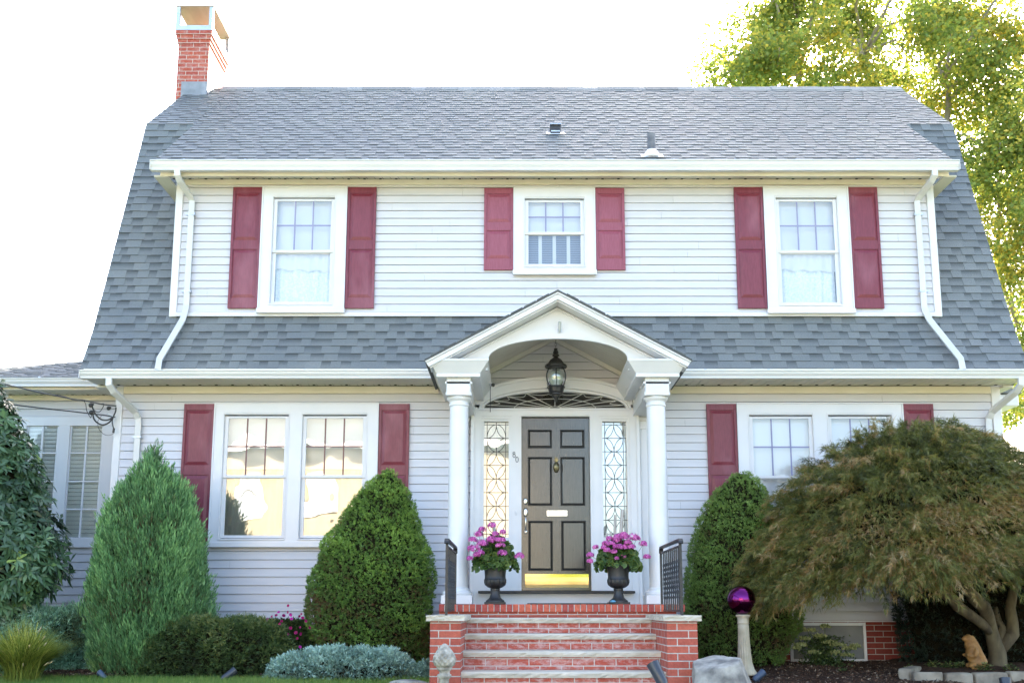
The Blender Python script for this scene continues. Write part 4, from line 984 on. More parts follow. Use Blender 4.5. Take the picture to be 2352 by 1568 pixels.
mb=MB(); mb.ball((0,0,0),.032,.03,.016,14); tag(mb.build('blue_stone',M['bluep'],None,smooth=True),'small light blue rounded object on the right urn base','stone').location=(1.00,-1.475,.066)
# weathered driftwood stakes behind the geraniums
def stakes(spec,label):
    r=empty('driftwood_stakes',label,'stakes','weathered stakes in the urns',(0,0,0))
    for (p,q,rad) in spec:
        mb=MB(); P=Vector(p);Q=Vector(q); mb.tube([P,P.lerp(Q,.5)+Vector((.004,0,0)),Q],[rad,rad*.95,rad*.9],9); mb.build('stake',varied('driftwood',(.30,.27,.23),(.48,.44,.39),18,.9,.6,60,(3,3,.5)) if 'dw' not in M else M['dw'],r)
M['dw']=varied('driftwood',(.30,.27,.23),(.50,.46,.41),18,.9,.6,60,(3,3,.5))
stakes([((1.075,-1.25,.38),(1.145,-1.20,1.06),.022),((1.03,-1.25,.38),(1.065,-1.2,1.0),.018),((1.02,-1.25,.38),(1.01,-1.22,.82),.015),((.99,-1.25,.38),(.965,-1.22,.80),.014)],'grey driftwood stakes standing in the right urn')
stakes([((-.25,-1.25,.38),(-.265,-1.2,.93),.018)],'single grey driftwood stake standing in the left urn')
exec_plants=True
# ================================================================== GROUND
def sheet(name,x0,x1,y0,y1,nx,ny,mat,dz=0,f=None,kind='structure',edge=None):
    vs=[];rng=random.Random(4)
    for j in range(ny+1):
        for i in range(nx+1):
            x=x0+(x1-x0)*i/nx; y=y0+(y1-y0)*j/ny
            if edge and j==0: y+=edge(x)
            vs.append((x,y,gz(y)+dz+(f(x,y) if f else 0)))
    fs=[(j*(nx+1)+i,j*(nx+1)+i+1,(j+1)*(nx+1)+i+1,(j+1)*(nx+1)+i) for j in range(ny) for i in range(nx)]
    me=bpy.data.meshes.new(name); me.from_pydata(vs,[],fs); me.update(); o=fin(me,name,mat,None,True)
    return tag(o,None,None,None,kind)
ys=[-800,-30,-10,-6,-3,-1.5,0,3,8,40,900]; xs_=[-900,-30,-10,0,10,30,900]
mb=MB(); vs=[(x,y,gz(min(y,8))) for y in ys for x in xs_]; nx=len(xs_)
mb.add(vs,[(j*nx+i,j*nx+i+1,(j+1)*nx+i+1,(j+1)*nx+i) for j in range(len(ys)-1) for i in range(nx-1)])
go=mb.build('ground',M['lawn'],None); go['kind']='structure'
def gb(y): return gz(y)
def mf(x,y): 
    return .018*math.sin(x*3.1+y*2)+.012*math.sin(x*7-y*5)+.006*math.sin(x*17+y*13)
bl=lambda x:.05*math.sin(x*2.3)+.03*math.sin(x*6)
sheet('mulch_bed',-10,-.83,-1.50,.55,160,40,M['mulch'],.035,mf,edge=bl)
sheet('mulch_bed',1.66,12,-4.2,.1,160,70,M['mulch'],.035,mf)
for nm,y0,y1,m_,dz in (('sidewalk',-9.6,-8.0,'walk',.03),('road',-20.5,-10.8,'road',.01),('sidewalk',-23.6,-22.0,'walk',.03)):
    mb=MB(); z=gz(-14.5); 
    if nm=='road': mb.box(-300,300,y0,y1,z-.05,z+dz)
    else: mb.add([(-300,y0,gz(y0)+dz),(300,y0,gz(y0)+dz),(300,y1,gz(y1)+dz),(-300,y1,gz(y1)+dz)],[(0,1,2,3)])
    o=mb.build(nm,M[m_]); o['kind']='structure'
mb=MB(); mb.add([(-.4,-8.0,gz(-8.0)+.02),(1.3,-8.0,gz(-8.0)+.02),(1.3,-2.95,gz(-2.95)+.02),(-.4,-2.95,gz(-2.95)+.02)],[(0,1,2,3)]); o=mb.build('front_path',M['walk']); o['kind']='structure'
rng=np.random.default_rng(77)
def gza(y): return -.645+.07*y
# mulch chips
n=26000; x=np.concatenate([rng.uniform(1.68,6.6,18000),rng.uniform(-5.6,-.85,8000)]); y=np.concatenate([rng.uniform(-3.2,0,18000),rng.uniform(-1.45,0,8000)])
P=np.stack([x,y,gza(y)+.042+.018*np.sin(x*3.1+y*2)+.012*np.sin(x*7-y*5)],1); D=rng.normal(size=(n,3)); D[:,2]*=.25
T=rng.random(n)**1.6; 
o=leaves('mulch_chips',P,D,rng.uniform(.012,.045,n),rng.uniform(.005,.014,n),T,M['chip'],None,rng); o['kind']='stuff'
# lawn blades
n=60000; x=rng.uniform(-6.6,-.8,n); y=rng.uniform(-2.9,-1.40,n); k=y>(-1.5+.05*np.sin(x*2.3)-.0); y=np.where(k,y-.1,y)
x2=rng.uniform(-8,-.85,26000); y2=rng.uniform(-4.2,-2.9,26000); x=np.concatenate([x,x2]); y=np.concatenate([y,y2]); n=len(x)
P=np.stack([x,y,gza(y)-.005],1); D=np.stack([rng.normal(size=n)*.35,rng.normal(size=n)*.35,np.ones(n)],1)
T=np.clip(.5+.3*nz(P,(1.2,2,1),3)+rng.normal(size=n)*.2+np.where(x<-5,.3,0),0,1)
o=leaves('lawn_grass',P,D,rng.uniform(.045,.10,n),.006,T,M['grass'],None,rng,mid=.3); o['kind']='stuff'

# ================================================================== PLANTS
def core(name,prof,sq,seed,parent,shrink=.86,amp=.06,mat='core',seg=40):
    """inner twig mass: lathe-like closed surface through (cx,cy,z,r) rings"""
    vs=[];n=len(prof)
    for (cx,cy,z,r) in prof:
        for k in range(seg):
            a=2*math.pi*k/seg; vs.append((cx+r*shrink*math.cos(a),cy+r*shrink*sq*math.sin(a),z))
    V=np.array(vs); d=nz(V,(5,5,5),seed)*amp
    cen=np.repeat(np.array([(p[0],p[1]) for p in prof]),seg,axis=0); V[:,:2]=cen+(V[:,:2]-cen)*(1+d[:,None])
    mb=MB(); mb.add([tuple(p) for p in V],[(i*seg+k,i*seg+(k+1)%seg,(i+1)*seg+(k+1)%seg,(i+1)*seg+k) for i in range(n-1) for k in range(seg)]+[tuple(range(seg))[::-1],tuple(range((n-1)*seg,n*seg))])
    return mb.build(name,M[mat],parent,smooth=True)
def silh(rows,Y,ybase_z=None):
    """rows of (px_left,px_right,py) measured on the plane y=Y -> rings (cx,z,r)"""
    out=[]
    for (a,b,py) in rows:
        xa,z=at(a,py,Y); xb,_=at(b,py,Y); out.append(((xa+xb)/2,z,(xb-xa)/2))
    return sorted(out,key=lambda q:q[1])
def surf(rng,rings,cy,sq,n,front=.8):
    z=np.array([q[1] for q in rings]); cx=np.array([q[0] for q in rings]); r=np.array([q[2] for q in rings])
    zz=np.linspace(z[0],z[-1],400); rr=np.interp(zz,z,r); dr=np.gradient(rr,zz); wgt=(rr+.01)*np.sqrt(1+np.clip(dr,-6,6)**2); c=np.cumsum(wgt); c/=c[-1]
    s=np.interp(rng.random(n),c,zz); R_=np.interp(s,z,r); C=np.interp(s,z,cx); dR=np.clip(np.interp(s,zz,dr),-6,6)
    th=rng.uniform(-math.pi,0,n); bk=rng.random(n)>front; th=np.where(bk,-th,th)
    P=np.stack([C+R_*np.cos(th),cy+sq*R_*np.sin(th),s],1)
    Nn=unit(np.stack([np.cos(th),np.sin(th)/max(sq,.3),-dR],1)); return P,Nn
def shrub(name,label,cat,rows,Y,cy,sq,n,mat,style,seed,zbase,group=None,amp=.05,cfreq=7,L=.05,W=.012,fr=.85,brown=.25,trunk=True,shr=.90):
    rng=np.random.default_rng(seed); rings=[(a_,b_,max(.02,c_-(.095 if style=='spray' else .02))) for a_,b_,c_ in silh(rows,Y)]
    root=empty(name,label,cat,group,(rings[0][0],cy,zbase)); off=np.array([rings[0][0],cy,zbase])
    up=np.array([0,0,1.])
    cfg={'tuft':(9,.022,.55,.6,.55),'spray':(15,.15,.16,1.25,.40),'mat':(9,.045,.5,.45,.7),'yew':(8,.05,.35,.15,.7)}[style]
    mm,La,spread,upw,nw_=cfg; nc=n//mm
    C,Nc=surf(rng,rings,cy,sq,nc,fr)
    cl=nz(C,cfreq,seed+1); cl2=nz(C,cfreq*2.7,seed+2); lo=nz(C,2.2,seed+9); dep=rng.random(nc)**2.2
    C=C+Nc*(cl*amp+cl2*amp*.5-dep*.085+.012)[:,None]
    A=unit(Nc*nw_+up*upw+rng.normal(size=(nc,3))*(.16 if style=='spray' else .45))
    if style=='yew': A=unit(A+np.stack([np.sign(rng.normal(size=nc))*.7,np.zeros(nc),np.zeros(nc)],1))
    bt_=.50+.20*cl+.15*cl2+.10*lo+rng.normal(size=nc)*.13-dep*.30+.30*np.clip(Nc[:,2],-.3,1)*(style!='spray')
    if style in('tuft','spray'):
        bm=nz(C,3.1,seed+5)+(.3*(C[:,2]<rings[0][1]+.4) if style=='spray' else 0); br_=(bm>(.80 if style=='tuft' else .9))&(rng.random(nc)<.6); bt_=np.where(br_,bt_-brown-.15*rng.random(nc),bt_)
    t_=rng.random((nc,mm)); La_=La*rng.uniform(.6,1.5,(nc,1)); rad=rng.normal(size=(nc,mm,3))
    P=C[:,None]+A[:,None]*(t_*La_)[:,:,None]+rad*(La*.13*(1.1-t_))[:,:,None]
    D=A[:,None]+rad*spread
    T=bt_[:,None]+(t_-.5)*.22+rng.normal(size=(nc,mm))*.07
    P=P.reshape(-1,3); D=D.reshape(-1,3); T=T.reshape(-1); n=len(P)
    leaves('foliage',P-off,D,rng.uniform(.65,1.25,n)*L,rng.uniform(.7,1.3,n)*W,np.clip(T,0,1),M[mat],root,rng)
    pr=[(q[0]-off[0],cy-off[1],q[1]-off[2],q[2]) for q in rings]
    core('shade_core',pr,sq,seed,root,shr)
    if trunk:
        mb=MB(); x=rings[0][0]-off[0]; mb.tube([(x,0,-.1),(x+.02,0,.15),(x,0,.45)],[.05,.045,.035],10); mb.build('trunk',M['bark'],root,smooth=True)
    return root
g=gza
# tall feathery juniper
rj=[(215,465,1552),(205,478,1520),(196,487,1470),(190,488,1400),(200,478,1330),(212,470,1270),(232,462,1215),(252,446,1170),(282,412,1125),(312,380,1088),(333,362,1058),(343,351,1042)]
jr=shrub('conical_juniper','feathery bright green conical juniper in front of the left corner board','shrub',rj,-1.0,-.92,.85,90000,'juniper','spray',3,g(-.95),L=.060,W=.010,amp=.045,cfreq=8)
# extra leader sprays for its ragged outline
rng=np.random.default_rng(12); n=9000; tips_=[(347,1040,.0),(352,1050,0),(420,1160,.1),(340,1062,0),(428,1168,.0),(440,1190,.1),(465,1260,.1),(300,1110,0),(236,1210,0),(486,1395,.1),(206,1330,0),(388,1105,0),(262,1168,0)]
PP=[];DD=[]
for (a,b,_) in tips_:
    x,z=at(a,b,-1.0); m_=n//len(tips_); t=rng.random(m_); PP.append(np.stack([x+rng.normal(size=m_)*.04*t,-1.0+rng.normal(size=m_)*.06,z-.05-t*.36],1)); DD.append(np.stack([rng.normal(size=m_)*.25,rng.normal(size=m_)*.25,np.ones(m_)],1))
off=np.array(jr.location); P=np.concatenate(PP)-off; leaves('leader_sprays',P,np.concatenate(DD),.075,.013,np.clip(rng.normal(size=len(P))*.18+.6,0,1),M['juniper'],jr,rng)
# dwarf spruces
r1=[(760,975,1520),(722,985,1480),(705,988,1430),(700,992,1385),(712,1000,1330),(730,990,1280),(758,975,1230),(785,960,1185),(815,944,1140),(846,926,1108),(866,910,1090),(880,898,1078)]
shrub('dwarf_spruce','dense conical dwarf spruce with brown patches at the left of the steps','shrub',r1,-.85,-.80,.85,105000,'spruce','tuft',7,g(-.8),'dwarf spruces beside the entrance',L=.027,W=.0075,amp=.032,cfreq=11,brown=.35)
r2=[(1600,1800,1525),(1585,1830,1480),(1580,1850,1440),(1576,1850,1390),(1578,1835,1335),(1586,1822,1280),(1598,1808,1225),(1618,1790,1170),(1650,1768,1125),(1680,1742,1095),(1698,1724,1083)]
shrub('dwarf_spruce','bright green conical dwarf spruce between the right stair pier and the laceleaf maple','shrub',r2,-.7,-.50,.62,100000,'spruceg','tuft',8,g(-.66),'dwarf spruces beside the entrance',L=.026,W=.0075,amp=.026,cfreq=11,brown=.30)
# clipped yew hedge
r3=[(300,640,1558),(288,655,1535),(284,662,1500),(292,655,1465),(315,630,1440),(360,590,1429),(430,540,1423)]
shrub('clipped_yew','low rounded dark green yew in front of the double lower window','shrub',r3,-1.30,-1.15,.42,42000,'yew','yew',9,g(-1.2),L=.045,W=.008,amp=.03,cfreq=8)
# blue junipers
r4=[(610,965,1562),(606,968,1545),(622,945,1525),(665,910,1508),(720,860,1498),(770,830,1492)]
shrub('blue_star_juniper','low silvery blue juniper mound below the left dwarf spruce','shrub',r4,-1.55,-1.42,.30,34000,'blue','mat',10,g(-1.45),L=.032,W=.012,amp=.03,cfreq=10,trunk=False)
r4b=[(930,990,1562),(935,990,1545),(960,988,1530),(970,983,1520)]
shrub('blue_star_juniper','small silvery blue juniper tuft beside the left stair pier','shrub',r4b,-1.6,-1.5,.5,4000,'blue','mat',14,g(-1.5),L=.032,W=.012,amp=.02,cfreq=10,trunk=False)
r5=[(-120,196,1545),(-130,204,1500),(-135,200,1450),(-120,195,1425),(-90,185,1408),(-20,165,1396)]
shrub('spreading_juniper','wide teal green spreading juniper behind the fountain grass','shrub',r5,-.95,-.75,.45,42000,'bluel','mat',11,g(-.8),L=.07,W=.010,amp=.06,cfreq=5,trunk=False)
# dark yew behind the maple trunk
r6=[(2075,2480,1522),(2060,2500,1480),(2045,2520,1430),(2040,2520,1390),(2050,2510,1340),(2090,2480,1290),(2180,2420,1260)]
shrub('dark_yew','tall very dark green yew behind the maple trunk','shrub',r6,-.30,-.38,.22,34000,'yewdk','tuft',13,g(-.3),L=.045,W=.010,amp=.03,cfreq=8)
# low leafy filler between yew and petunias
# rhododendron
rng=np.random.default_rng(21); rows=[(-260,60,1400),(-300,110,1370),(-310,142,1310),(-300,140,1240),(-290,120,1180),(-280,98,1120),(-260,72,1050),(-240,52,990),(-215,30,930),(-180,5,880),(-150,-30,850)]
rings=silh(rows,-1.0); cyR=-.95
rr_=empty('rhododendron','tall dark rhododendron with whorls of long leaves at the left edge','shrub',None,(rings[0][0],cyR,g(-.95))); off=np.array([rings[0][0],cyR,g(-.95)])
nw=1500; P,Nn=surf(rng,rings,cyR,.8,nw,.85); cl=nz(P,5,22); P=P+Nn*(.05*cl-rng.random(nw)**2*.14)[:,None]
PP=[];DD=[];TT=[];FF=[];LL=[]
for i in range(nw):
    ax=Nn[i]+np.array([0,0,.55])+rng.normal(size=3)*.25; ax/=np.linalg.norm(ax); a=np.cross(ax,[.3,.9,.1]); a/=np.linalg.norm(a); b=np.cross(ax,a); k=rng.integers(7,11); ph=rng.random()*6.28; tn=np.clip(.5+.25*cl[i]+rng.normal()*.15,0,.88); tn=1 if rng.random()<.015 else tn
    for j in range(k):
        an=ph+6.283*j/k+rng.normal()*.12; d=(a*math.cos(an)+b*math.sin(an))*.95+ax*rng.uniform(-.15,.5)-np.array([0,0,.12]); PP.append(P[i]); DD.append(d); TT.append(np.clip(tn+rng.normal()*.08,0,1)); FF.append(ax); LL.append(rng.uniform(.09,.15))
leaves('foliage',np.array(PP)-off,np.array(DD),np.array(LL),np.array(LL)*.31,np.array(TT),M['rhodo'],rr_,rng,flat=np.array(FF),droop=.12,mid=.55)
core('shade_core',[(q[0]-off[0],0,q[1]-off[2],q[2]) for q in rings],.8,4,rr_,.86)
mb=MB()
for dx in (-.25,0,.22): mb.tube([(dx*.3,0,-.05),(dx*.7,.02,.3),(dx*1.6,0,.75)],[.04,.035,.03],8)
mb.build('trunk',M['bark'],rr_,smooth=True)
# fountain grass
fx,fz=at(48,1552,-1.75); fg=empty('fountain_grass','arching yellow green fountain grass with pale seed heads at the left lawn edge','grass clump',None,(fx,-1.72,g(-1.72)))
rng=np.random.default_rng(31); n=3600; th=rng.random(n)*6.283; sp=rng.random(n)**.5; V=[];T=[];seg_=5
L_=rng.uniform(.45,.80,n); Wd=.0052
t=np.linspace(0,1,seg_+1)
base=np.stack([rng.normal(size=n)*.05,rng.normal(size=n)*.05,np.zeros(n)],1)
Vv=np.zeros((n,seg_+1,2,3)); ox=np.cos(th); oy=np.sin(th)
for i,tt in enumerate(t):
    rad=sp*L_*.85*tt**1.3; h=L_*(tt-.45*sp*tt**2.2)*.92
    c=base+np.stack([ox*rad,oy*rad,h],1); wv=Wd*(1-tt*.85)
    side=np.stack([-oy,ox,np.zeros(n)],1); Vv[:,i,0]=c+side*wv; Vv[:,i,1]=c-side*wv
idx=np.arange(n)[:,None]*(2*(seg_+1)); Fq=np.concatenate([np.stack([idx[:,0]+2*i,idx[:,0]+2*i+1,idx[:,0]+2*i+3,idx[:,0]+2*i+2],1) for i in range(seg_)])
tone=np.repeat(np.clip(rng.normal(size=n)*.33+.5,0,1),2*(seg_+1))*np.tile(np.repeat(.55+.6*t,2),n); npmesh('foliage',Vv.reshape(-1,3),Fq,np.clip(tone,0,1),M['fount'],fg)
mb=MB()
for i in range(38):
    a=rng.random()*6.283; s=rng.uniform(.1,.9); Lr=rng.uniform(.35,.68); x=math.cos(a)*s*Lr*.85; y=math.sin(a)*s*Lr*.75; z=Lr*(.95-.5*s); d=Vector((math.cos(a)*.7*s,math.sin(a)*.7*s,.35)).normalized()
    p=Vector((x,y,z)); mb.tube([p-d*.03,p-d*.015,p+d*.015,p+d*.035],[.003,.007,.007,.002],6)
mb.build('seed_head',M['plume'],fg,smooth=True)
# petunias
px_,pz_=at(655,1500,-.95); pt=empty('petunia_plant','magenta petunias trailing between the yew and the left dwarf spruce','flowers',None,(px_,-.95,g(-.95))); off=np.array([px_,-.95,g(-.95)])
rng=np.random.default_rng(41); n=9000; rows=[(600,715,1530),(585,715,1500),(590,712,1470),(600,706,1440),(620,700,1425)]; rings=silh(rows,-.95); P,Nn=surf(rng,rings,-.9,.5,n,.9)
P+=Nn*(nz(P,9,3)*.04)[:,None]; D=Nn+rng.normal(size=(n,3))*.6+np.array([0,0,.4]); leaves('foliage',P-off,D,rng.uniform(.03,.06,n),.014,np.clip(rng.normal(size=n)*.2+.45,0,1),M['yew'],pt,rng)
core('shade_core',[(q[0]-off[0],.05,q[1]-off[2],q[2]) for q in rings],.5,4,pt,.8)
V=[];T=[]
fl_=[(652,1413),(668,1411),(672,1420),(688,1414),(694,1409),(642,1432),(665,1441),(690,1440),(648,1458),(646,1465),(700,1418),(635,1412),(655,1475),(682,1465),(643,1492),(655,1492),(668,1500),(690,1485),(622,1415),(640,1405),(705,1425),(662,1405),(648,1425),(700,1498),(635,1500),(650,1506),(663,1390),(710,1440),(612,1422),(690,1455),(678,1452),(658,1456)]
for (a,b) in fl_:
    x,z=at(a+rng.normal()*2,b,-1.22); big=rng.uniform(.011,.022); c=np.array([x,-1.22+rng.normal()*.03,z]); nrm=unit(np.array([[rng.normal()*.4,-1,rng.normal()*.3+.2]]))[0]; q=unit(np.cross(nrm,[0,0,1.])[None])[0]; q2=np.cross(nrm,q); tn=rng.random()*.5 if rng.random()<.75 else 1.
    V=[];T=[]
    for p in range(6):
        an=p*1.0472+rng.random()*.2; dr=q*math.cos(an)+q2*math.sin(an); sd2=np.cross(nrm,dr); V+=[c-nrm*.004,c+dr*big*.75+sd2*big*.5+nrm*.006,c+dr*big,c+dr*big*.75-sd2*big*.5+nrm*.006]; T+=[tn*.5,tn,tn,tn]
    V=np.array(V); npmesh('flower',V-off,np.arange(len(V)).reshape(-1,4),np.array(T),M['mag'],pt)
# sedum-like plant before the basement window
sx,sz=at(1892,1518,-.45); sp_=empty('sedum_plant','leafy plant with flat pale green flower heads in front of the basement window','plant',None,(sx,-.42,g(-.42))); off=np.array([sx,-.42,g(-.42)])
rng=np.random.default_rng(51); heads=[(1855,1448,18),(1848,1468,10),(1882,1462,12),(1840,1482,12),(1905,1476,14),(1925,1482,14),(1950,1490,14),(1965,1485,10),(1870,1500,10),(1945,1505,12),(1895,1440,8),(1830,1490,7),(1920,1500,9)]
PP=[];DD=[];TT=[];mb=MB()
for (a,b,rp) in heads:
    x,z=at(a,b,-.55); rr=rp/2400*12.1*1.2; m_=150; th=rng.random(m_)*6.283; u=np.sqrt(rng.random(m_))*rr
    PP.append(np.stack([x+u*np.cos(th),-.55+u*np.sin(th)*.8,z+.012-u*.2+rng.normal(size=m_)*.004],1)); DD.append(rng.normal(size=(m_,3))*.6+np.array([0,0,1.])); TT.append(np.clip(.85+rng.normal(size=m_)*.12,0,1))
    mb.tube([(0,0,.0),((x-off[0])*.5,-.08,(z-off[2])*.55),(x-off[0],-.55-off[1],z-off[2])],.004,5)
n=2600; x=rng.normal(size=n)*.11+off[0]+.0; h=rng.random(n)**1.3*.36; yv=-.45+rng.normal(size=n)*.07; PP.append(np.stack([x*1.0,yv,off[2]+.0+h],1)); DD.append(rng.normal(size=(n,3))+np.array([0,-.3,.2])); TT.append(np.clip(rng.normal(size=n)*.2+.35,0,.65))
P=np.concatenate(PP); leaves('foliage',P-off,np.concatenate(DD),rng.uniform(.02,.045,len(P)),.02,np.concatenate(TT),M['hydr'],sp_,rng); mb.build('stem',M['hydr'],sp_)
# small variegated ground plants
def smallplant(px,py,Y,label,r=.075,seed=1,n=90):
    x,z=at(px,py,Y); o=empty('pachysandra_plant',label,'plant','small variegated plants in the mulch',(x,Y,g(Y)+.03)); rng=np.random.default_rng(seed)
    th=rng.random(n)*6.283; u=rng.random(n); P=np.stack([np.cos(th)*u*r,np.sin(th)*u*r,.02+rng.random(n)*r*1.1*(1-u*.4)],1); D=np.stack([np.cos(th),np.sin(th),.4+rng.normal(size=n)*.3],1)
    leaves('foliage',P,D,rng.uniform(.025,.045,n),.022,np.clip(rng.normal(size=n)*.3+.55,0,1),M['hydr'],o,rng,flat=np.tile([0,0,1.],(n,1)))
smallplant(2142,1528,-.95,'small variegated plant behind the leftmost curved edging stone',.085,61,140)
smallplant(2180,1535,-.98,'small variegated plant just left of the golden animal statue',.085,62,140)
smallplant(2262,1548,-1.15,'small variegated plant at the foot of the golden animal statue on its right',.085,63,150)
smallplant(2322,1552,-1.2,'small variegated plant in front of the maple trunk base near the right edge',.08,64,120)
smallplant(2088,1530,-.9,'tiny green seedling left of the variegated plants',.03,65,24)
smallplant(1935,1530,-1.1,'tiny green seedling on the mulch below the basement window',.03,66,24)
smallplant(2205,1520,-.85,'low tuft of dark needles behind the golden animal statue',.06,67,120)

# laceleaf japanese maple
rng=np.random.default_rng(91)
YC=-1.25; tz=g(-.75)
jm=empty('laceleaf_maple','weeping laceleaf maple with drooping olive and rust foliage and a crooked trunk','tree',None,(5.45,-.72,tz)); off=np.array([5.45,-.72,tz])
topP=[(1684,1305),(1702,1280),(1755,1205),(1805,1118),(1880,1052),(1960,985),(2060,958),(2130,953),(2220,980),(2290,1005),(2352,1035),(2450,1080),(2560,1180),(2640,1300)]
botP=[(1684,1330),(1710,1385),(1760,1400),(1830,1370),(1900,1392),(1960,1378),(2060,1350),(2110,1375),(2190,1378),(2260,1370),(2352,1350),(2450,1370),(2560,1390),(2640,1330)]
topP=[(a+34*max(0,(1900-a)/220)+8,b+30) for a,b in topP]; botP=[(a+34*max(0,(1900-a)/220)+8,b-14) for a,b in botP]
tp=np.array([at(a,b,YC) for a,b in topP]); bp=np.array([at(a,b,YC-.9) for a,b in botP])
xmin,xmax=tp[0,0],tp[-1,0]; xc=(xmin+xmax)/2; hw=(xmax-xmin)/2
def crown(xv,phi,sc=1.):
    zt=np.interp(xv,tp[:,0],tp[:,1]); zb=np.interp(xv,bp[:,0],bp[:,1]); ry=1.02*np.sqrt(np.clip(1-((xv-xc)/hw)**2,.02,1))
    zm=zb+(zt-zb)*.22; z=np.where(phi<math.pi/2,zm+(zt-zm)*np.cos(np.clip(phi,-2,math.pi/2)),zm+(zm-zb)*np.cos(np.clip(phi,math.pi/2,math.pi)))
    y=YC-ry*np.sin(phi)*sc; y=y+.45*np.clip((xmin+1.3-xv)/1.3,0,1); return np.stack([xv,y,z],1)
npad=1500
npad=1900; xv=rng.uniform(xmin+.02,xmax-.02,npad); phi=rng.uniform(-.9,2.15,npad)
C=crown(xv,phi); e=1e-2
Cx=crown(xv+e,phi)-C; Cp=crown(xv,phi+e)-C; Np=unit(np.cross(Cp,Cx)); cen=np.array([xc,YC,1.0]); sg=np.sign(((C-cen)*Np).sum(1)); Np*=sg[:,None]
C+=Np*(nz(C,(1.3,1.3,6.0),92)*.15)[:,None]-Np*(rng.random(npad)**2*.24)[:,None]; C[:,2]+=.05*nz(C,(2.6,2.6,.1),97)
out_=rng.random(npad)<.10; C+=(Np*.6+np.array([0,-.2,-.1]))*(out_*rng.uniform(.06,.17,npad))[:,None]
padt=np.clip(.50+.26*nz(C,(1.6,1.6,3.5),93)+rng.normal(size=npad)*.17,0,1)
lp=[];ld=[];lt=[];LL=[]
for i in range(npad):
    m_=int(rng.integers(30,46)); R_=rng.uniform(.10,.24); a=Vector(Np[i]*.6+np.array([0,0,.8])).normalized(); t_=a.orthogonal().normalized(); b_=a.cross(t_)
    th=rng.random(m_)*6.283; u=np.sqrt(rng.random(m_))
    Q=C[i]+np.outer(u*np.cos(th)*R_,t_)+np.outer(u*np.sin(th)*R_,b_)-np.outer(u**2*R_*.55,[0,0,1.])
    outd=np.outer(np.cos(th),t_)+np.outer(np.sin(th),b_)
    sw=np.array([np.sign(C[i,0]-xc+.6)*.55*min(1,abs(C[i,0]-xc+.6)),-.2,0]); d0=outd*.45+Np[i]*.35+sw+np.array([0,0,-.18])+rng.normal(size=(m_,3))*.48
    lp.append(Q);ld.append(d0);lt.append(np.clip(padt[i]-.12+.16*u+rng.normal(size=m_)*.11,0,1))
# wispy arching shoots that break the outline of the crown
nsh=620; xs2=np.concatenate([rng.uniform(xmin+.02,xmin+1.6,190),rng.uniform(xmin+.1,xmax-.1,430)]); ph2=np.concatenate([rng.uniform(-.6,2.1,190),rng.uniform(-.75,.75,230),rng.uniform(1.5,2.15,200)])
Ca=crown(xs2,ph2); Cxa=crown(xs2+e,ph2)-Ca; Cpa=crown(xs2,ph2+e)-Ca; Na=unit(np.cross(Cpa,Cxa)); Na*=np.sign(((Ca-cen)*Na).sum(1))[:,None]
for i in range(nsh):
    side=np.sign(Ca[i,0]-xc+.6)*min(1,abs(Ca[i,0]-xc+.6)); d=Na[i]*.55+np.array([side*.8,-.15,.05])+rng.normal(size=3)*.35; d/=np.linalg.norm(d); Ls=rng.uniform(.12,.34); tn=np.clip(.5+rng.normal()*.22,0,1)
    for t in np.linspace(.1,1,9):
        q=Ca[i]+d*Ls*t+np.array([0,0,-.38*Ls*t*t]); m_=4
        lp.append(q+rng.normal(size=(m_,3))*.012); ld.append(d*.7+np.array([0,0,-.35*t-.1])+rng.normal(size=(m_,3))*.42); lt.append(np.clip(tn+rng.normal(size=m_)*.1,0,1))
lp=np.concatenate(lp);ld=unit(np.concatenate(ld));lt=np.concatenate(lt); nl=len(lp)
# stray tips
SP=[];SD=[];ST=[];SL=[]
for k in range(5):
    s_=np.cross(ld,rng.normal(size=(nl,3))); s_=unit(s_); fan=(k-2)/2.
    SP.append(lp); SD.append(ld+s_*fan*.55+np.array([0,0,-.12*abs(fan)])); ST.append(np.clip(lt+rng.normal(size=nl)*.10,0,1)); SL.append(rng.uniform(.045,.105,nl)*(1-.35*abs(fan)))
SP=np.concatenate(SP);SD=np.concatenate(SD);ST=np.concatenate(ST);SL=np.concatenate(SL)
nS=len(SP); D_=unit(SD); S_=unit(np.cross(D_,rng.normal(size=(nS,3)))); Lc=(SL*1.2)[:,None]; wd=.0036
Vv=np.empty((nS,2+2+1,3)); mid_=SP+D_*Lc*.5; D2=unit(D_+np.array([0,0,-.45])+.25*rng.normal(size=(nS,3))); tip=mid_+D2*Lc*.5
Vv[:,0]=SP-off-S_*wd*.3; Vv[:,1]=SP-off+S_*wd*.3; Vv[:,2]=mid_-off+S_*wd*.55; Vv[:,3]=mid_-off-S_*wd*.55; Vv[:,4]=tip-off
ii=np.arange(nS)[:,None]*5; T3=np.concatenate([ii+np.array([[0,1,2]]),ii+np.array([[0,2,3]]),ii+np.array([[3,2,4]])])
npmesh('crown',Vv.reshape(-1,3),T3,np.repeat(ST,5),M['acer'],jm,per=3)
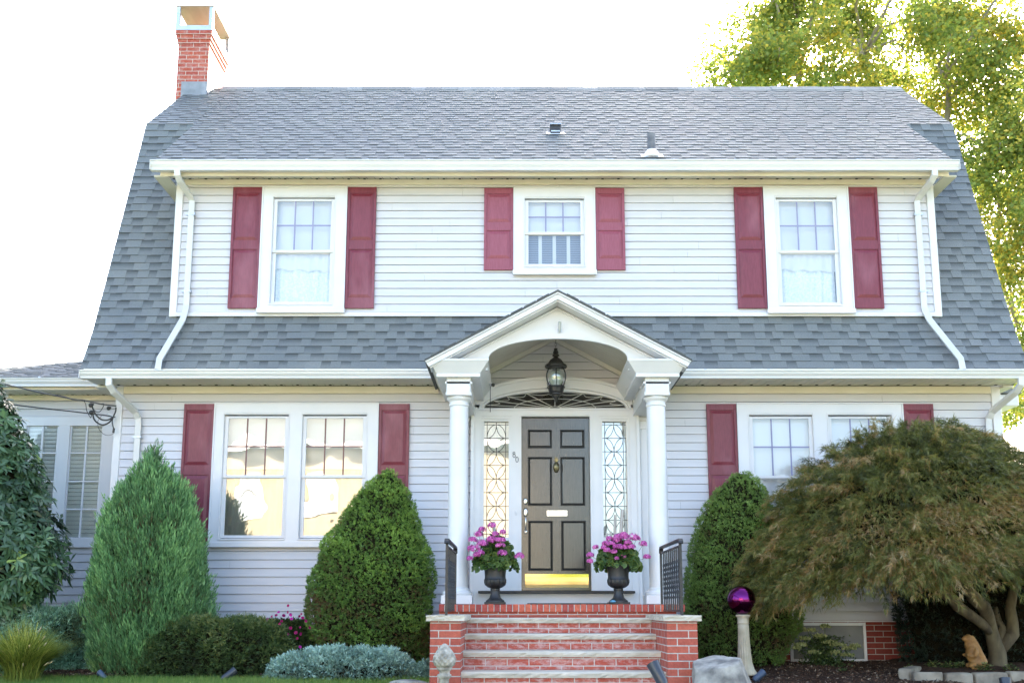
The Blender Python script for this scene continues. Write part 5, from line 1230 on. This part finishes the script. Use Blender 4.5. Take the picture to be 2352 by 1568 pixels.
# crown's inner shade painted as a near-black sheet
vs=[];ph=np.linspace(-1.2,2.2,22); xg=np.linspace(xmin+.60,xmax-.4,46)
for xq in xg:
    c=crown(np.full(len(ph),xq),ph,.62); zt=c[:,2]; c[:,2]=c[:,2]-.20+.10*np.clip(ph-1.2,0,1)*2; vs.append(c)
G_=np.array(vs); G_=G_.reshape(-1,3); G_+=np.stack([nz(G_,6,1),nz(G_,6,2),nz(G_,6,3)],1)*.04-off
mb=MB(); m_=len(ph); mb.add([tuple(p) for p in G_],[(i*m_+j,i*m_+j+1,(i+1)*m_+j+1,(i+1)*m_+j) for i in range(len(xg)-1) for j in range(m_-1)]); mb.build('shade_core',M['core'],jm,smooth=True)
def pj(u,v,Y):
    x,z=at((2200+u/5.108)*.91875,(1400+v/5.108)*.91875,Y); return Vector((x-off[0],Y-off[1],z-off[2]))
mb=MB()
mb.tube([pj(1500,1420,-.72),pj(1500,1300,-.72),pj(1500,1180,-.72),pj(1450,1020,-.74),pj(1415,880,-.78),pj(1380,720,-.85),pj(1330,600,-.92),pj(1210,490,-1.0),pj(1120,380,-1.05),pj(1000,100,-1.1)],[.115,.105,.095,.078,.072,.07,.075,.075,.06,.04],14)
mb.tube([pj(1400,900,-.8),pj(1280,790,-.9),pj(1130,680,-1.0),pj(1000,590,-1.08),pj(900,480,-1.15),pj(600,300,-1.2),pj(100,0,-1.2)],[.05,.055,.058,.062,.055,.04,.025],12)
mb.tube([pj(1540,1150,-.7),pj(1640,1000,-.66),pj(1690,940,-.64),pj(1690,800,-.64),pj(1660,600,-.66),pj(1700,400,-.7),pj(1800,100,-.8)],[.06,.075,.075,.065,.06,.05,.04],12)
mb.tube([pj(1480,1050,-.68),pj(1560,880,-.60),pj(1500,780,-.6),pj(1450,600,-.62)],[.06,.06,.05,.045],12)
tr=mb.build('trunk',M['barkm'],jm,smooth=True)
mb=MB()
for k in range(18):
    x=rng.uniform(xmin+.9,xmax-.6); p=crown(np.array([x]),np.array([rng.uniform(1.2,2.1)]),.8)[0]-off; s=pj(1000,300,-1.1); q=Vector(p)+Vector((0,.1,.05)); mb.tube([s.lerp(q,.15),s.lerp(q,.6)+Vector((0,0,.15)),q],[.014,.009,.003],5)
mb.build('branches',M['barkm'],jm)

# big backlit maple behind the house
rng=np.random.default_rng(101); bx,by=9.6,11.5; bz=-.1
bt=empty('maple_tree','tall backlit maple with yellow green leaves behind the right end of the roof','tree',None,(bx,by,bz)); rndt=random.Random(7)
segs=[];tipsP=[]
def grow(p,d,L_,r,lev):
    pts=[p];rs=[r]; n_s=4; q=p.copy(); dd=d.copy()
    for i in range(n_s):
        dd=(dd+Vector((rndt.gauss(0,.10),rndt.gauss(0,.10),rndt.gauss(.03,.06)))).normalized(); q=q+dd*(L_/n_s); pts.append(q.copy()); rs.append(r*(1-.42*(i+1)/n_s))
    segs.append((pts,rs))
    if lev>=2:
        for pp in pts[2:]: tipsP.append((pp,lev))
    if lev>=4: return
    k=4 if lev<3 else 3
    for j in range(k):
        a=rndt.random()*6.283+j*6.283/k; o=dd.orthogonal().normalized(); o=Matrix.Rotation(a,3,dd)@o; sp=rndt.uniform(.45,.95) if lev else rndt.uniform(.45,.85)
        st_=pts[rndt.choice([2,3,4])] if lev else pts[rndt.choice([3,4])]
        grow(st_,(dd*(1-.25*sp)+o*sp+Vector((0,0,.12))).normalized(),L_*rndt.uniform(.62,.8),r*.5,lev+1)
segs.append(([Vector((0,0,-.3)),Vector((.03,0,1.4)),Vector((-.03,0,2.8)),Vector((0,0,4.2))],[.32,.26,.22,.16]))
ends=[(1712,150),(1722,195),(1745,120),(1790,60),(1785,180),(1850,120),(1830,30),(1900,20),(1880,190),(1960,170),(1950,90),(2000,60),(2040,190),(2080,120),(2120,30),(2170,160),(2200,80),(2250,20),(2260,170),(2330,100),(2150,230),(2230,250),(2310,250),(2350,330),(2250,330),(2290,400),(2350,430),(2240,420),(2300,500),(2350,560),(2290,580),(2345,650),(2320,720),(2352,800),(2340,915),(2380,860),(2400,500),(2450,300),(2450,700),(2420,120),(1770,-60),(1860,-110),(1990,-90),(2120,-110),(2250,-90),(2380,-100),(2500,0),(2500,200)]
hub=[(2110,330),(2180,200),(2280,330),(2300,600),(1985,130),(1830,170)]
def w_(q,Y):
    x,z=at(q[0],q[1],Y); return Vector((x-bx,Y-by,z-bz))
hb=[w_(h,by+rndt.uniform(-.6,.6)) for h in hub]; root_=Vector((0,0,4.2))
for h in hb:
    m1=root_.lerp(h,.5)+Vector((0,0,-.3)); segs.append(([Vector((0,0,2.6)),root_.lerp(m1,.4),m1,h],[.16,.13,.10,.06]))
for q in ends:
    e=w_(q,by+rndt.uniform(-1.8,1.8)); s=min(hb,key=lambda h:(h-e).length); s=s+Vector((rndt.gauss(0,.1),0,rndt.gauss(0,.1)))
    mid=s.lerp(e,.5)+Vector((rndt.gauss(0,.2),rndt.gauss(0,.2),.15)); segs.append(([s,mid,e],[.05,.035,.018]))
    for t in range(3):
        grow(mid.lerp(e,.4+.3*t),((e-s).normalized()+Vector((rndt.gauss(0,.7),rndt.gauss(0,.6),rndt.gauss(0,.6)))).normalized(),1.15,.022,4)
    for t in range(5): tipsP.append((e+Vector((rndt.gauss(0,.3),rndt.gauss(0,.4),rndt.gauss(0,.3))),4))
mb=MB()
for pts,rs in segs:
    mb.tube(pts,[max(q,.006) for q in rs],6 if rs[0]<.08 else 10)
mb.build('trunk',M['barkl'],bt,smooth=True)
tp_=np.array([list(p) for p,l in tipsP]); lo_=tp_[rng.integers(0,len(tp_),5800)]
lo_=lo_+rng.normal(size=lo_.shape)*np.array([.26,.30,.22])
k=nz(lo_,(1.3,1.3,1.3),5)>-.8; lo_=lo_[k]; nlv=len(lo_)
reps=19; P=np.repeat(lo_,reps,axis=0)+rng.normal(size=(nlv*reps,3))*np.array([.15,.15,.10]); n=len(P)
T=np.clip(.42+.25*nz(P,(1.3,1.3,1.3),6)+rng.normal(size=n)*.25,0,1); D=rng.normal(size=(n,3)); D[:,2]=D[:,2]*.5-.3
# lobed leaves: two crossed quads in one plane read as a maple leaf
leaves('crown',P,D,rng.uniform(.075,.125,n),rng.uniform(.06,.105,n),T,M['maple'],bt,rng,mid=.5)

# ================================================================== GARDEN ORNAMENTS
gx_,gz_=at(1703,1377,-1.38)
pedz=g(-1.38)+.05
pd=empty('pedestal','cream fluted pedestal holding the purple gazing globe','pedestal',None,(gx_+.01,-1.38,pedz)); Hh=gz_-.152-pedz
mb=MB(); pr=[(.135,0),(.125,.02),(.10,.06),(.082,.12),(.070,.22),(.062,.36),(.060,Hh*.75),(.058,Hh*.86)]; mb.lathe(pr,(0,0,0),80,.10,16); mb.build('shaft',M['castst'],pd,smooth=True)
mb=MB(); mb.lathe([(.060,Hh*.845),(.066,Hh*.855),(.060,Hh*.87),(.058,Hh*.90),(.062,Hh*.95),(.075,Hh*.97),(.078,Hh*.985),(.072,Hh),(.04,Hh)],(0,0,0),40); mb.build('capital',M['castst'],pd,smooth=True)
mb=MB(); mb.ball((0,0,0),.152,seg=64); tag(mb.build('gazing_globe',M['globe'],None,smooth=True),'shiny purple mirror globe on the cream pedestal','globe').location=(gx_,-1.38,gz_)
# boulders
def boulder(name,label,pts,c,s,seed,mat='rock',cat='rock',rot=0,group=None,name2=None):
    import bmesh
    bm=bmesh.new(); bmesh.ops.create_icosphere(bm,subdivisions=5,radius=1); rg=random.Random(seed)
    planes=[(Vector((rg.gauss(0,1),rg.gauss(0,1),rg.gauss(.2,1))).normalized(),rg.uniform(.62,.9)) for _ in range(pts)]
    for v in bm.verts:
        p=v.co.copy()
        for nn,d in planes:
            t=p.dot(nn)
            if t>d: p-=nn*(t-d)*.92
        v.co=p
    V=np.array([v.co[:] for v in bm.verts]); dn=nz(V,3,seed)*.04+nz(V,8,seed+1)*.022+np.abs(nz(V,17,seed+2))*.016
    M_=Matrix.Rotation(rot,3,'Z')
    for v,dd in zip(bm.verts,dn):
        q=v.co*(1+dd); v.co=M_@Vector((q.x*s[0],q.y*s[1],q.z*s[2]))
    me=bpy.data.meshes.new(name); bm.to_mesh(me); bm.free(); o=fin(me,name,M[mat],None,True)
    try: me.set_sharp_from_angle(angle=R(28))
    except Exception: pass
    o.location=c; return tag(o,label,cat,group)
boulder('boulder','large pale grey boulder between the right stair pier and the pedestal',9,(1.80,-3.20,g(-3.2)+.10),(.335,.26,.46),5)
boulder('small_rock','small tan stone at the foot of the grey boulder',9,(2.08,-3.2,g(-3.2)+.08),(.08,.06,.05),9,'castst')
boulder('small_rock','brownish stone low in front of the grey boulder',9,(1.93,-3.42,g(-3.42)+.12),(.10,.06,.07),12,'edging')
boulder('flat_stone','flat grey stone lying beside the left stair pier',8,(-1.08,-2.02,g(-2.02)+.055),(.20,.12,.035),15,'rock',group='flat stones by the steps')
boulder('flat_stone','lower flat grey stone sunk in the lawn edge beside the left stair pier',8,(-.98,-2.28,g(-2.28)+.03),(.18,.10,.03),17,'rock',group='flat stones by the steps')
# edging stones
def edg(u0,v0,u1,v1,Y0,Y1,label,seed):
    x0,_=at((2200+u0/5.108)*.91875,(1400+v0/5.108)*.91875,Y0); x1,_=at((2200+u1/5.108)*.91875,(1400+v1/5.108)*.91875,Y1)
    L_=math.hypot(x1-x0,Y1-Y0); a=math.atan2(Y1-Y0,x1-x0); mb=MB(); mb.box(-L_/2+.006,L_/2-.006,-.06,.06,-.14,.075)
    import bmesh
    o=mb.build('edging_stone',None,None); bm=bmesh.new(); bm.from_mesh(o.data); bmesh.ops.subdivide_edges(bm,edges=bm.edges[:],cuts=7,use_grid_fill=True)
    for v in bm.verts:
        p=v.co; k=np.array([[p.x*1+seed,p.y,p.z]]); 
        rx=1-.10*max(0,abs(p.z)/.14)**3*(1 if p.z<0 else 1); ex=abs(p.x)/(L_/2); ey=abs(p.y)/.06; ez=max(0,p.z)/.075
        rr=max(0,(ex**6+ey**6+ez**6)-1); sc=1-.05*min(rr,2)
        d=float(nz(k*1,16,seed)[0])*.006; v.co=Vector((p.x*sc,p.y*sc+d,p.z*sc+d))
    bm.to_mesh(o.data); bm.free(); o.data.materials.clear(); o.data.materials.append(M['edging']); o.data.polygons.foreach_set('use_smooth',[True]*len(o.data.polygons))
    ym=(Y0+Y1)/2; o.location=((x0+x1)/2,ym,g(ym)+.045); o.rotation_euler=(0,0,a); return tag(o,label,'stone','edging stones of the raised bed')
edg(300,1400,470,1400,-1.62,-1.05,'curved end edging stone leading back towards the house',1)
edg(415,1500,805,1500,-1.66,-1.72,'long brown edging stone next to the curved end stone',2)
edg(820,1500,1165,1500,-1.75,-1.74,'pale middle edging stone of the raised bed',3)
edg(1185,1500,1610,1500,-1.74,-1.70,'edging stone left of the dark spotlight dome',4)
edg(1630,1500,2000,1500,-1.70,-1.66,'edging stone running out of the right edge of the picture',5)
# raised soil inside the edging
mb=MB(); nn_=30; vs=[]
for i in range(nn_+1):
    for j in range(11):
        x=4.14+(8-4.14)*i/nn_; y=-1.66+1.5*j/10; vs.append((x+.10*(j/10),y,g(y)+.075+.012*math.sin(x*9+y*7)-(.05 if i==0 else 0)))
mb.add(vs,[(i*11+j,(i+1)*11+j,(i+1)*11+j+1,i*11+j+1) for i in range(nn_) for j in range(10)]); o=mb.build('raised_bed_soil',M['mulch'],None,smooth=True); o['kind']='structure'
# golden animal statue (upright rabbit with long ears laid back)
def pt_(u,v,Y): 
    x,z=at((2200+u/5.108)*.91875,(1400+v/5.108)*.91875,Y); return Vector((x,Y,z))
sb=pt_(1240,1400,-.98); mb=MB(); so_=sb
def bl_(u,v,dy,ru,rv,ry,rot=0):
    p=pt_(u,v,-.98)-so_; k=12.0*.91875/2400/5.108*.96; mb.ball((p.x,dy,p.z),ru*k,ry*k,rv*k,18,rot=rot)
bl_(1235,1310,0,95,110,95); bl_(1180,1180,0,82,130,85,.10); bl_(1150,1080,0,70,70,72); bl_(1125,1000,0,62,58,58); bl_(1075,1000,-.01,36,26,32); bl_(1060,995,-.01,16,12,16)
bl_(1290,1290,.0,75,85,90,-.35)
for dy in (-.045,.045):
    bl_(1250,1120,dy*.6,26,185,22,-.42); bl_(1300,1230,dy*.7,30,90,24,-.42); bl_(1130,1215,dy*1.3,55,24,22,.35); bl_(1185,1180,dy*1.7,26,60,26,.2); bl_(1165,1340,dy*1.2,48,36,38); bl_(1200,1385,dy*1.2,55,26,34)
o=mb.build('animal_statue',M['statue'],None,smooth=True); rm=o.modifiers.new('r','REMESH'); rm.mode='VOXEL'; rm.voxel_size=.0075; rm.use_smooth_shade=True
sm=o.modifiers.new('s','SMOOTH'); sm.iterations=2; sm.factor=.5
o.location=so_; tag(o,'golden brown statue of an upright rabbit with long ears laid back, beside the maple trunk','statue')
# pinecone shaped stone finial in front of left pier
px,pz=at(1021,1504,-3.35); zb=at(1021,1530,-3.35)[0:2][1]; gbz=g(-3.35)
fr=empty('pinecone_finial','weathered stone pinecone finial standing in front of the left brick pier','ornament',None,(px,-3.35,gbz))
H0=at(1021,1532,-3.35)[1]-gbz; H1=at(1021,1477,-3.35)[1]-gbz; Rm=.094
mb=MB(); hh=H1-H0; pr=[(.04,H0-.01)]
for i in range(31):
    t=i/30; pr.append((Rm*(math.sin(math.pi*(.14+.84*t**.86)))**.75*(1-.30*t)*1.10+.002,H0+hh*t))
n0=len(mb.v); mb.lathe(pr,(0,0,0),64)
vv=[]
for (x,y,z) in mb.v:
    r=math.hypot(x,y); a=math.atan2(y,x); t=(z-H0)/hh
    k=11; u=a*k/(2*math.pi); row=t*8.5; s=abs(math.sin(math.pi*(u+row*.5)))*abs(math.sin(math.pi*(u-row*.5))); q=1+.15*s*(t>0)*(t<.97)-.03; vv.append((x*q,y*q,z))
mb.v=vv; mb.build('pinecone',M['cone'],fr,smooth=True)
mb=MB(); mb.lathe([(.12,-.05),(.12,.03),(.09,.05),(.05,.09),(.042,H0-.10),(.05,H0-.09),(.062,H0-.075),(.062,H0-.06),(.045,H0-.05),(.042,H0-.035),(.06,H0-.02),(.07,H0),(.05,H0+.01)],(0,0,0),36); mb.build('stem',M['cone'],fr,smooth=True)
# spotlights
def spot(px,py,Y,label,ang,size=1.,m='spot',dirx=1):
    x,z=at(px,py,Y); gzv=g(Y)+.02; o=empty('garden_spotlight',label,'spotlight','garden spotlights in the beds',(x,Y,gzv)); h=z-gzv
    mb=MB(); mb.tube([(0,0,-.05),(0,0,h*.75)],.009*size,8); mb.build('stake',M[m],o)
    d=Vector((math.sin(ang)*dirx,.35,math.cos(ang))).normalized(); c=Vector((0,0,h)); 
    mb=MB(); mb.tube([c-d*.085*size,c-d*.08*size,c-d*.05*size,c+d*.03*size,c+d*.085*size,c+d*.088*size],[.012*size,.024*size,.036*size,.038*size,.043*size,.03*size],20); mb.build('lamp_head',M[m],o,smooth=True,auto=True)
    return o
spot(1513,1550,-4.3,'glossy black bullet spotlight leaning in front of the lowest step',-.42,1.25)
spot(1742,1552,-1.75,'faded blue spotlight on the mulch right of the grey boulder',.95,.9,'spotb')
spot(2312,1584,-2.3,'dark spotlight dome above the edging stones at the lower right','.1' and .1,1.35)
spot(236,1551,-1.52,'small pale blue spotlight at the lawn edge below the feathery juniper',-.9,.75,'spotb')
spot(524,1550,-1.60,'dark spotlight at the lawn edge below the clipped yew',.9,1.05)
# service cables at the left corner
cb=empty('service_cables','black service cables with splice connectors fixed to the left corner of the house','cable',None,(-5.0,-.05,1.9))
o0=Vector((-5.0,-.05,1.9))
def c6(u,v,Y=-.10):
    x,z=at((0+u/6.534)*.91875,(880+v/6.534)*.91875,Y); return Vector((x,Y,z))-o0
def spl(pts,r,seg=6):
    P=[Vector(p) for p in pts]; out=[]
    for i in range(len(P)-1):
        a=P[max(i-1,0)];b=P[i];c=P[i+1];d=P[min(i+2,len(P)-1)]
        for k in range(6):
            t=k/6; out.append(.5*((2*b)+(-a+c)*t+(2*a-5*b+4*c-d)*t*t+(-a+3*b-3*c+d)*t**3))
    out.append(P[-1]); mb=MB(); mb.tube(out,r,seg); return mb
far1=c6(-1500,330,-.1); far2=c6(-1500,640,-.1)
spl([far1,c6(0,520),c6(400,600),c6(750,680),c6(1050,730),c6(1200,775),c6(1330,780),c6(1500,815),c6(1640,845),c6(1760,862),c6(1900,878)],.008).build('cable',M['black'],cb)
spl([far1+Vector((0,.02,-.01)),c6(0,530),c6(300,570),c6(560,640),c6(800,690),c6(1100,750),c6(1340,785)],.006).build('cable',M['black'],cb)
spl([far2,c6(0,815),c6(250,860),c6(700,915),c6(1150,965),c6(1450,1000),c6(1700,1028),c6(1880,1060)],.008).build('cable',M['black'],cb)
for pts,r in (([c6(1370,790),c6(1400,850),c6(1415,950),c6(1460,1040),c6(1485,1070),c6(1495,1020)],.005),([c6(1510,890),c6(1540,950),c6(1600,980),c6(1650,950),c6(1700,850),c6(1640,845)],.005),([c6(1500,880),c6(1560,1010),c6(1640,1090),c6(1720,1110),c6(1790,1095),c6(1850,1050)],.010),([c6(1515,1000),c6(1540,1100),c6(1620,1170),c6(1700,1185),c6(1790,1140),c6(1850,1060)],.010),([c6(1850,1060),c6(1835,1130),c6(1845,1210),c6(1862,1250)],.007),([c6(1660,1040),c6(1605,1110),c6(1600,1200),c6(1640,1290),c6(1720,1350),c6(1790,1355),c6(1855,1330)],.0028),([c6(1895,900),c6(1890,960),c6(1870,1010),c6(1850,1050)],.009)):
    spl(pts,r).build('cable',M['black'],cb)
for (u,v,r) in ((1485,865,.030),(1490,985,.030),(1775,915,.026)):
    mb=MB(); p=c6(u,v); mb.ball((p.x,p.y,p.z),r,r*.8,r,12); mb.ball((p.x+r*.7,p.y,p.z+r*.3),r*.6,r*.5,r*.5,10); mb.build('connector',M['black'],cb)
mb=MB(); mb.tube([c6(1745,1000),c6(1850,1045)],.010,8); mb.build('grey_clamp',M['alu'],cb); mb=MB(); mb.tube([c6(1862,1240),c6(1850,1320)],.013,8); mb.build('weatherhead',M['black'],cb)

# ================================================================== ACROSS THE STREET (seen in the glass)
oh=empty('house_across_street','cream sided two storey house across the street, sunlit','house',None,(-8,-31,gz(-31)))
def orel(mb): mb.v=[(x+8,y+31,z-gz(-31)) for x,y,z in mb.v]; return mb
mb=MB(); mb.box(-16,1.3,-38,-31,gz(-31)-.2,6.9); orel(mb).build('wall',M['sidingcream'],oh)
mb=MB(); mb.prism([(-30.4,6.8),(-38.6,6.8),(-34.5,9.7)],'x',-16.5,1.8,.5); orel(mb).build('roof',M['shingle'],oh)
mb=MB(); mb.box(-16.4,1.7,-30.5,-30.3,6.6,6.85); mb.box(-16.1,1.4,-30.99,-30.9,1.9,2.1); orel(mb).build('cornice',M['trim'],oh)
for i,x in enumerate((-14.2,-11.2,-8.3,-5.2,-2.2,.3)):
    for z in (-.2,3.9):
        if z<0 and i==3: continue
        r=bpy.data.objects.new('window',None); scene.collection.objects.link(r); r.parent=oh
        mb=MB(); mb.box(x-.55,x+.55,-30.96,-30.93,z,z+1.5); orel(mb).build('pane',M['louv'],r)
        mb=MB()
        for a in ((x-.65,x-.5,z-.1,z+1.6),(x+.5,x+.65,z-.1,z+1.6),(x-.5,x+.5,z+1.48,z+1.6),(x-.5,x+.5,z-.1,z+.02),(x-.5,x+.5,z+.72,z+.78)): mb.box(a[0],a[1],-30.929,-30.88,a[2],a[3])
        orel(mb).build('frame',M['trim'],r)
mb=MB(); mb.prism([(-7.2,1.2),(-3.2,1.2),(-5.2,2.6)],'y',-30.9,-29,.5); mb.box(-7,-3.4,-30.9,-29.1,1.0,1.19); orel(mb).build('porch_roof',M['trim'],oh)
mb=MB(); mb.box(-5.7,-4.7,-30.95,-30.9,-1.5,.7); orel(mb).build('door',M['door'],oh)
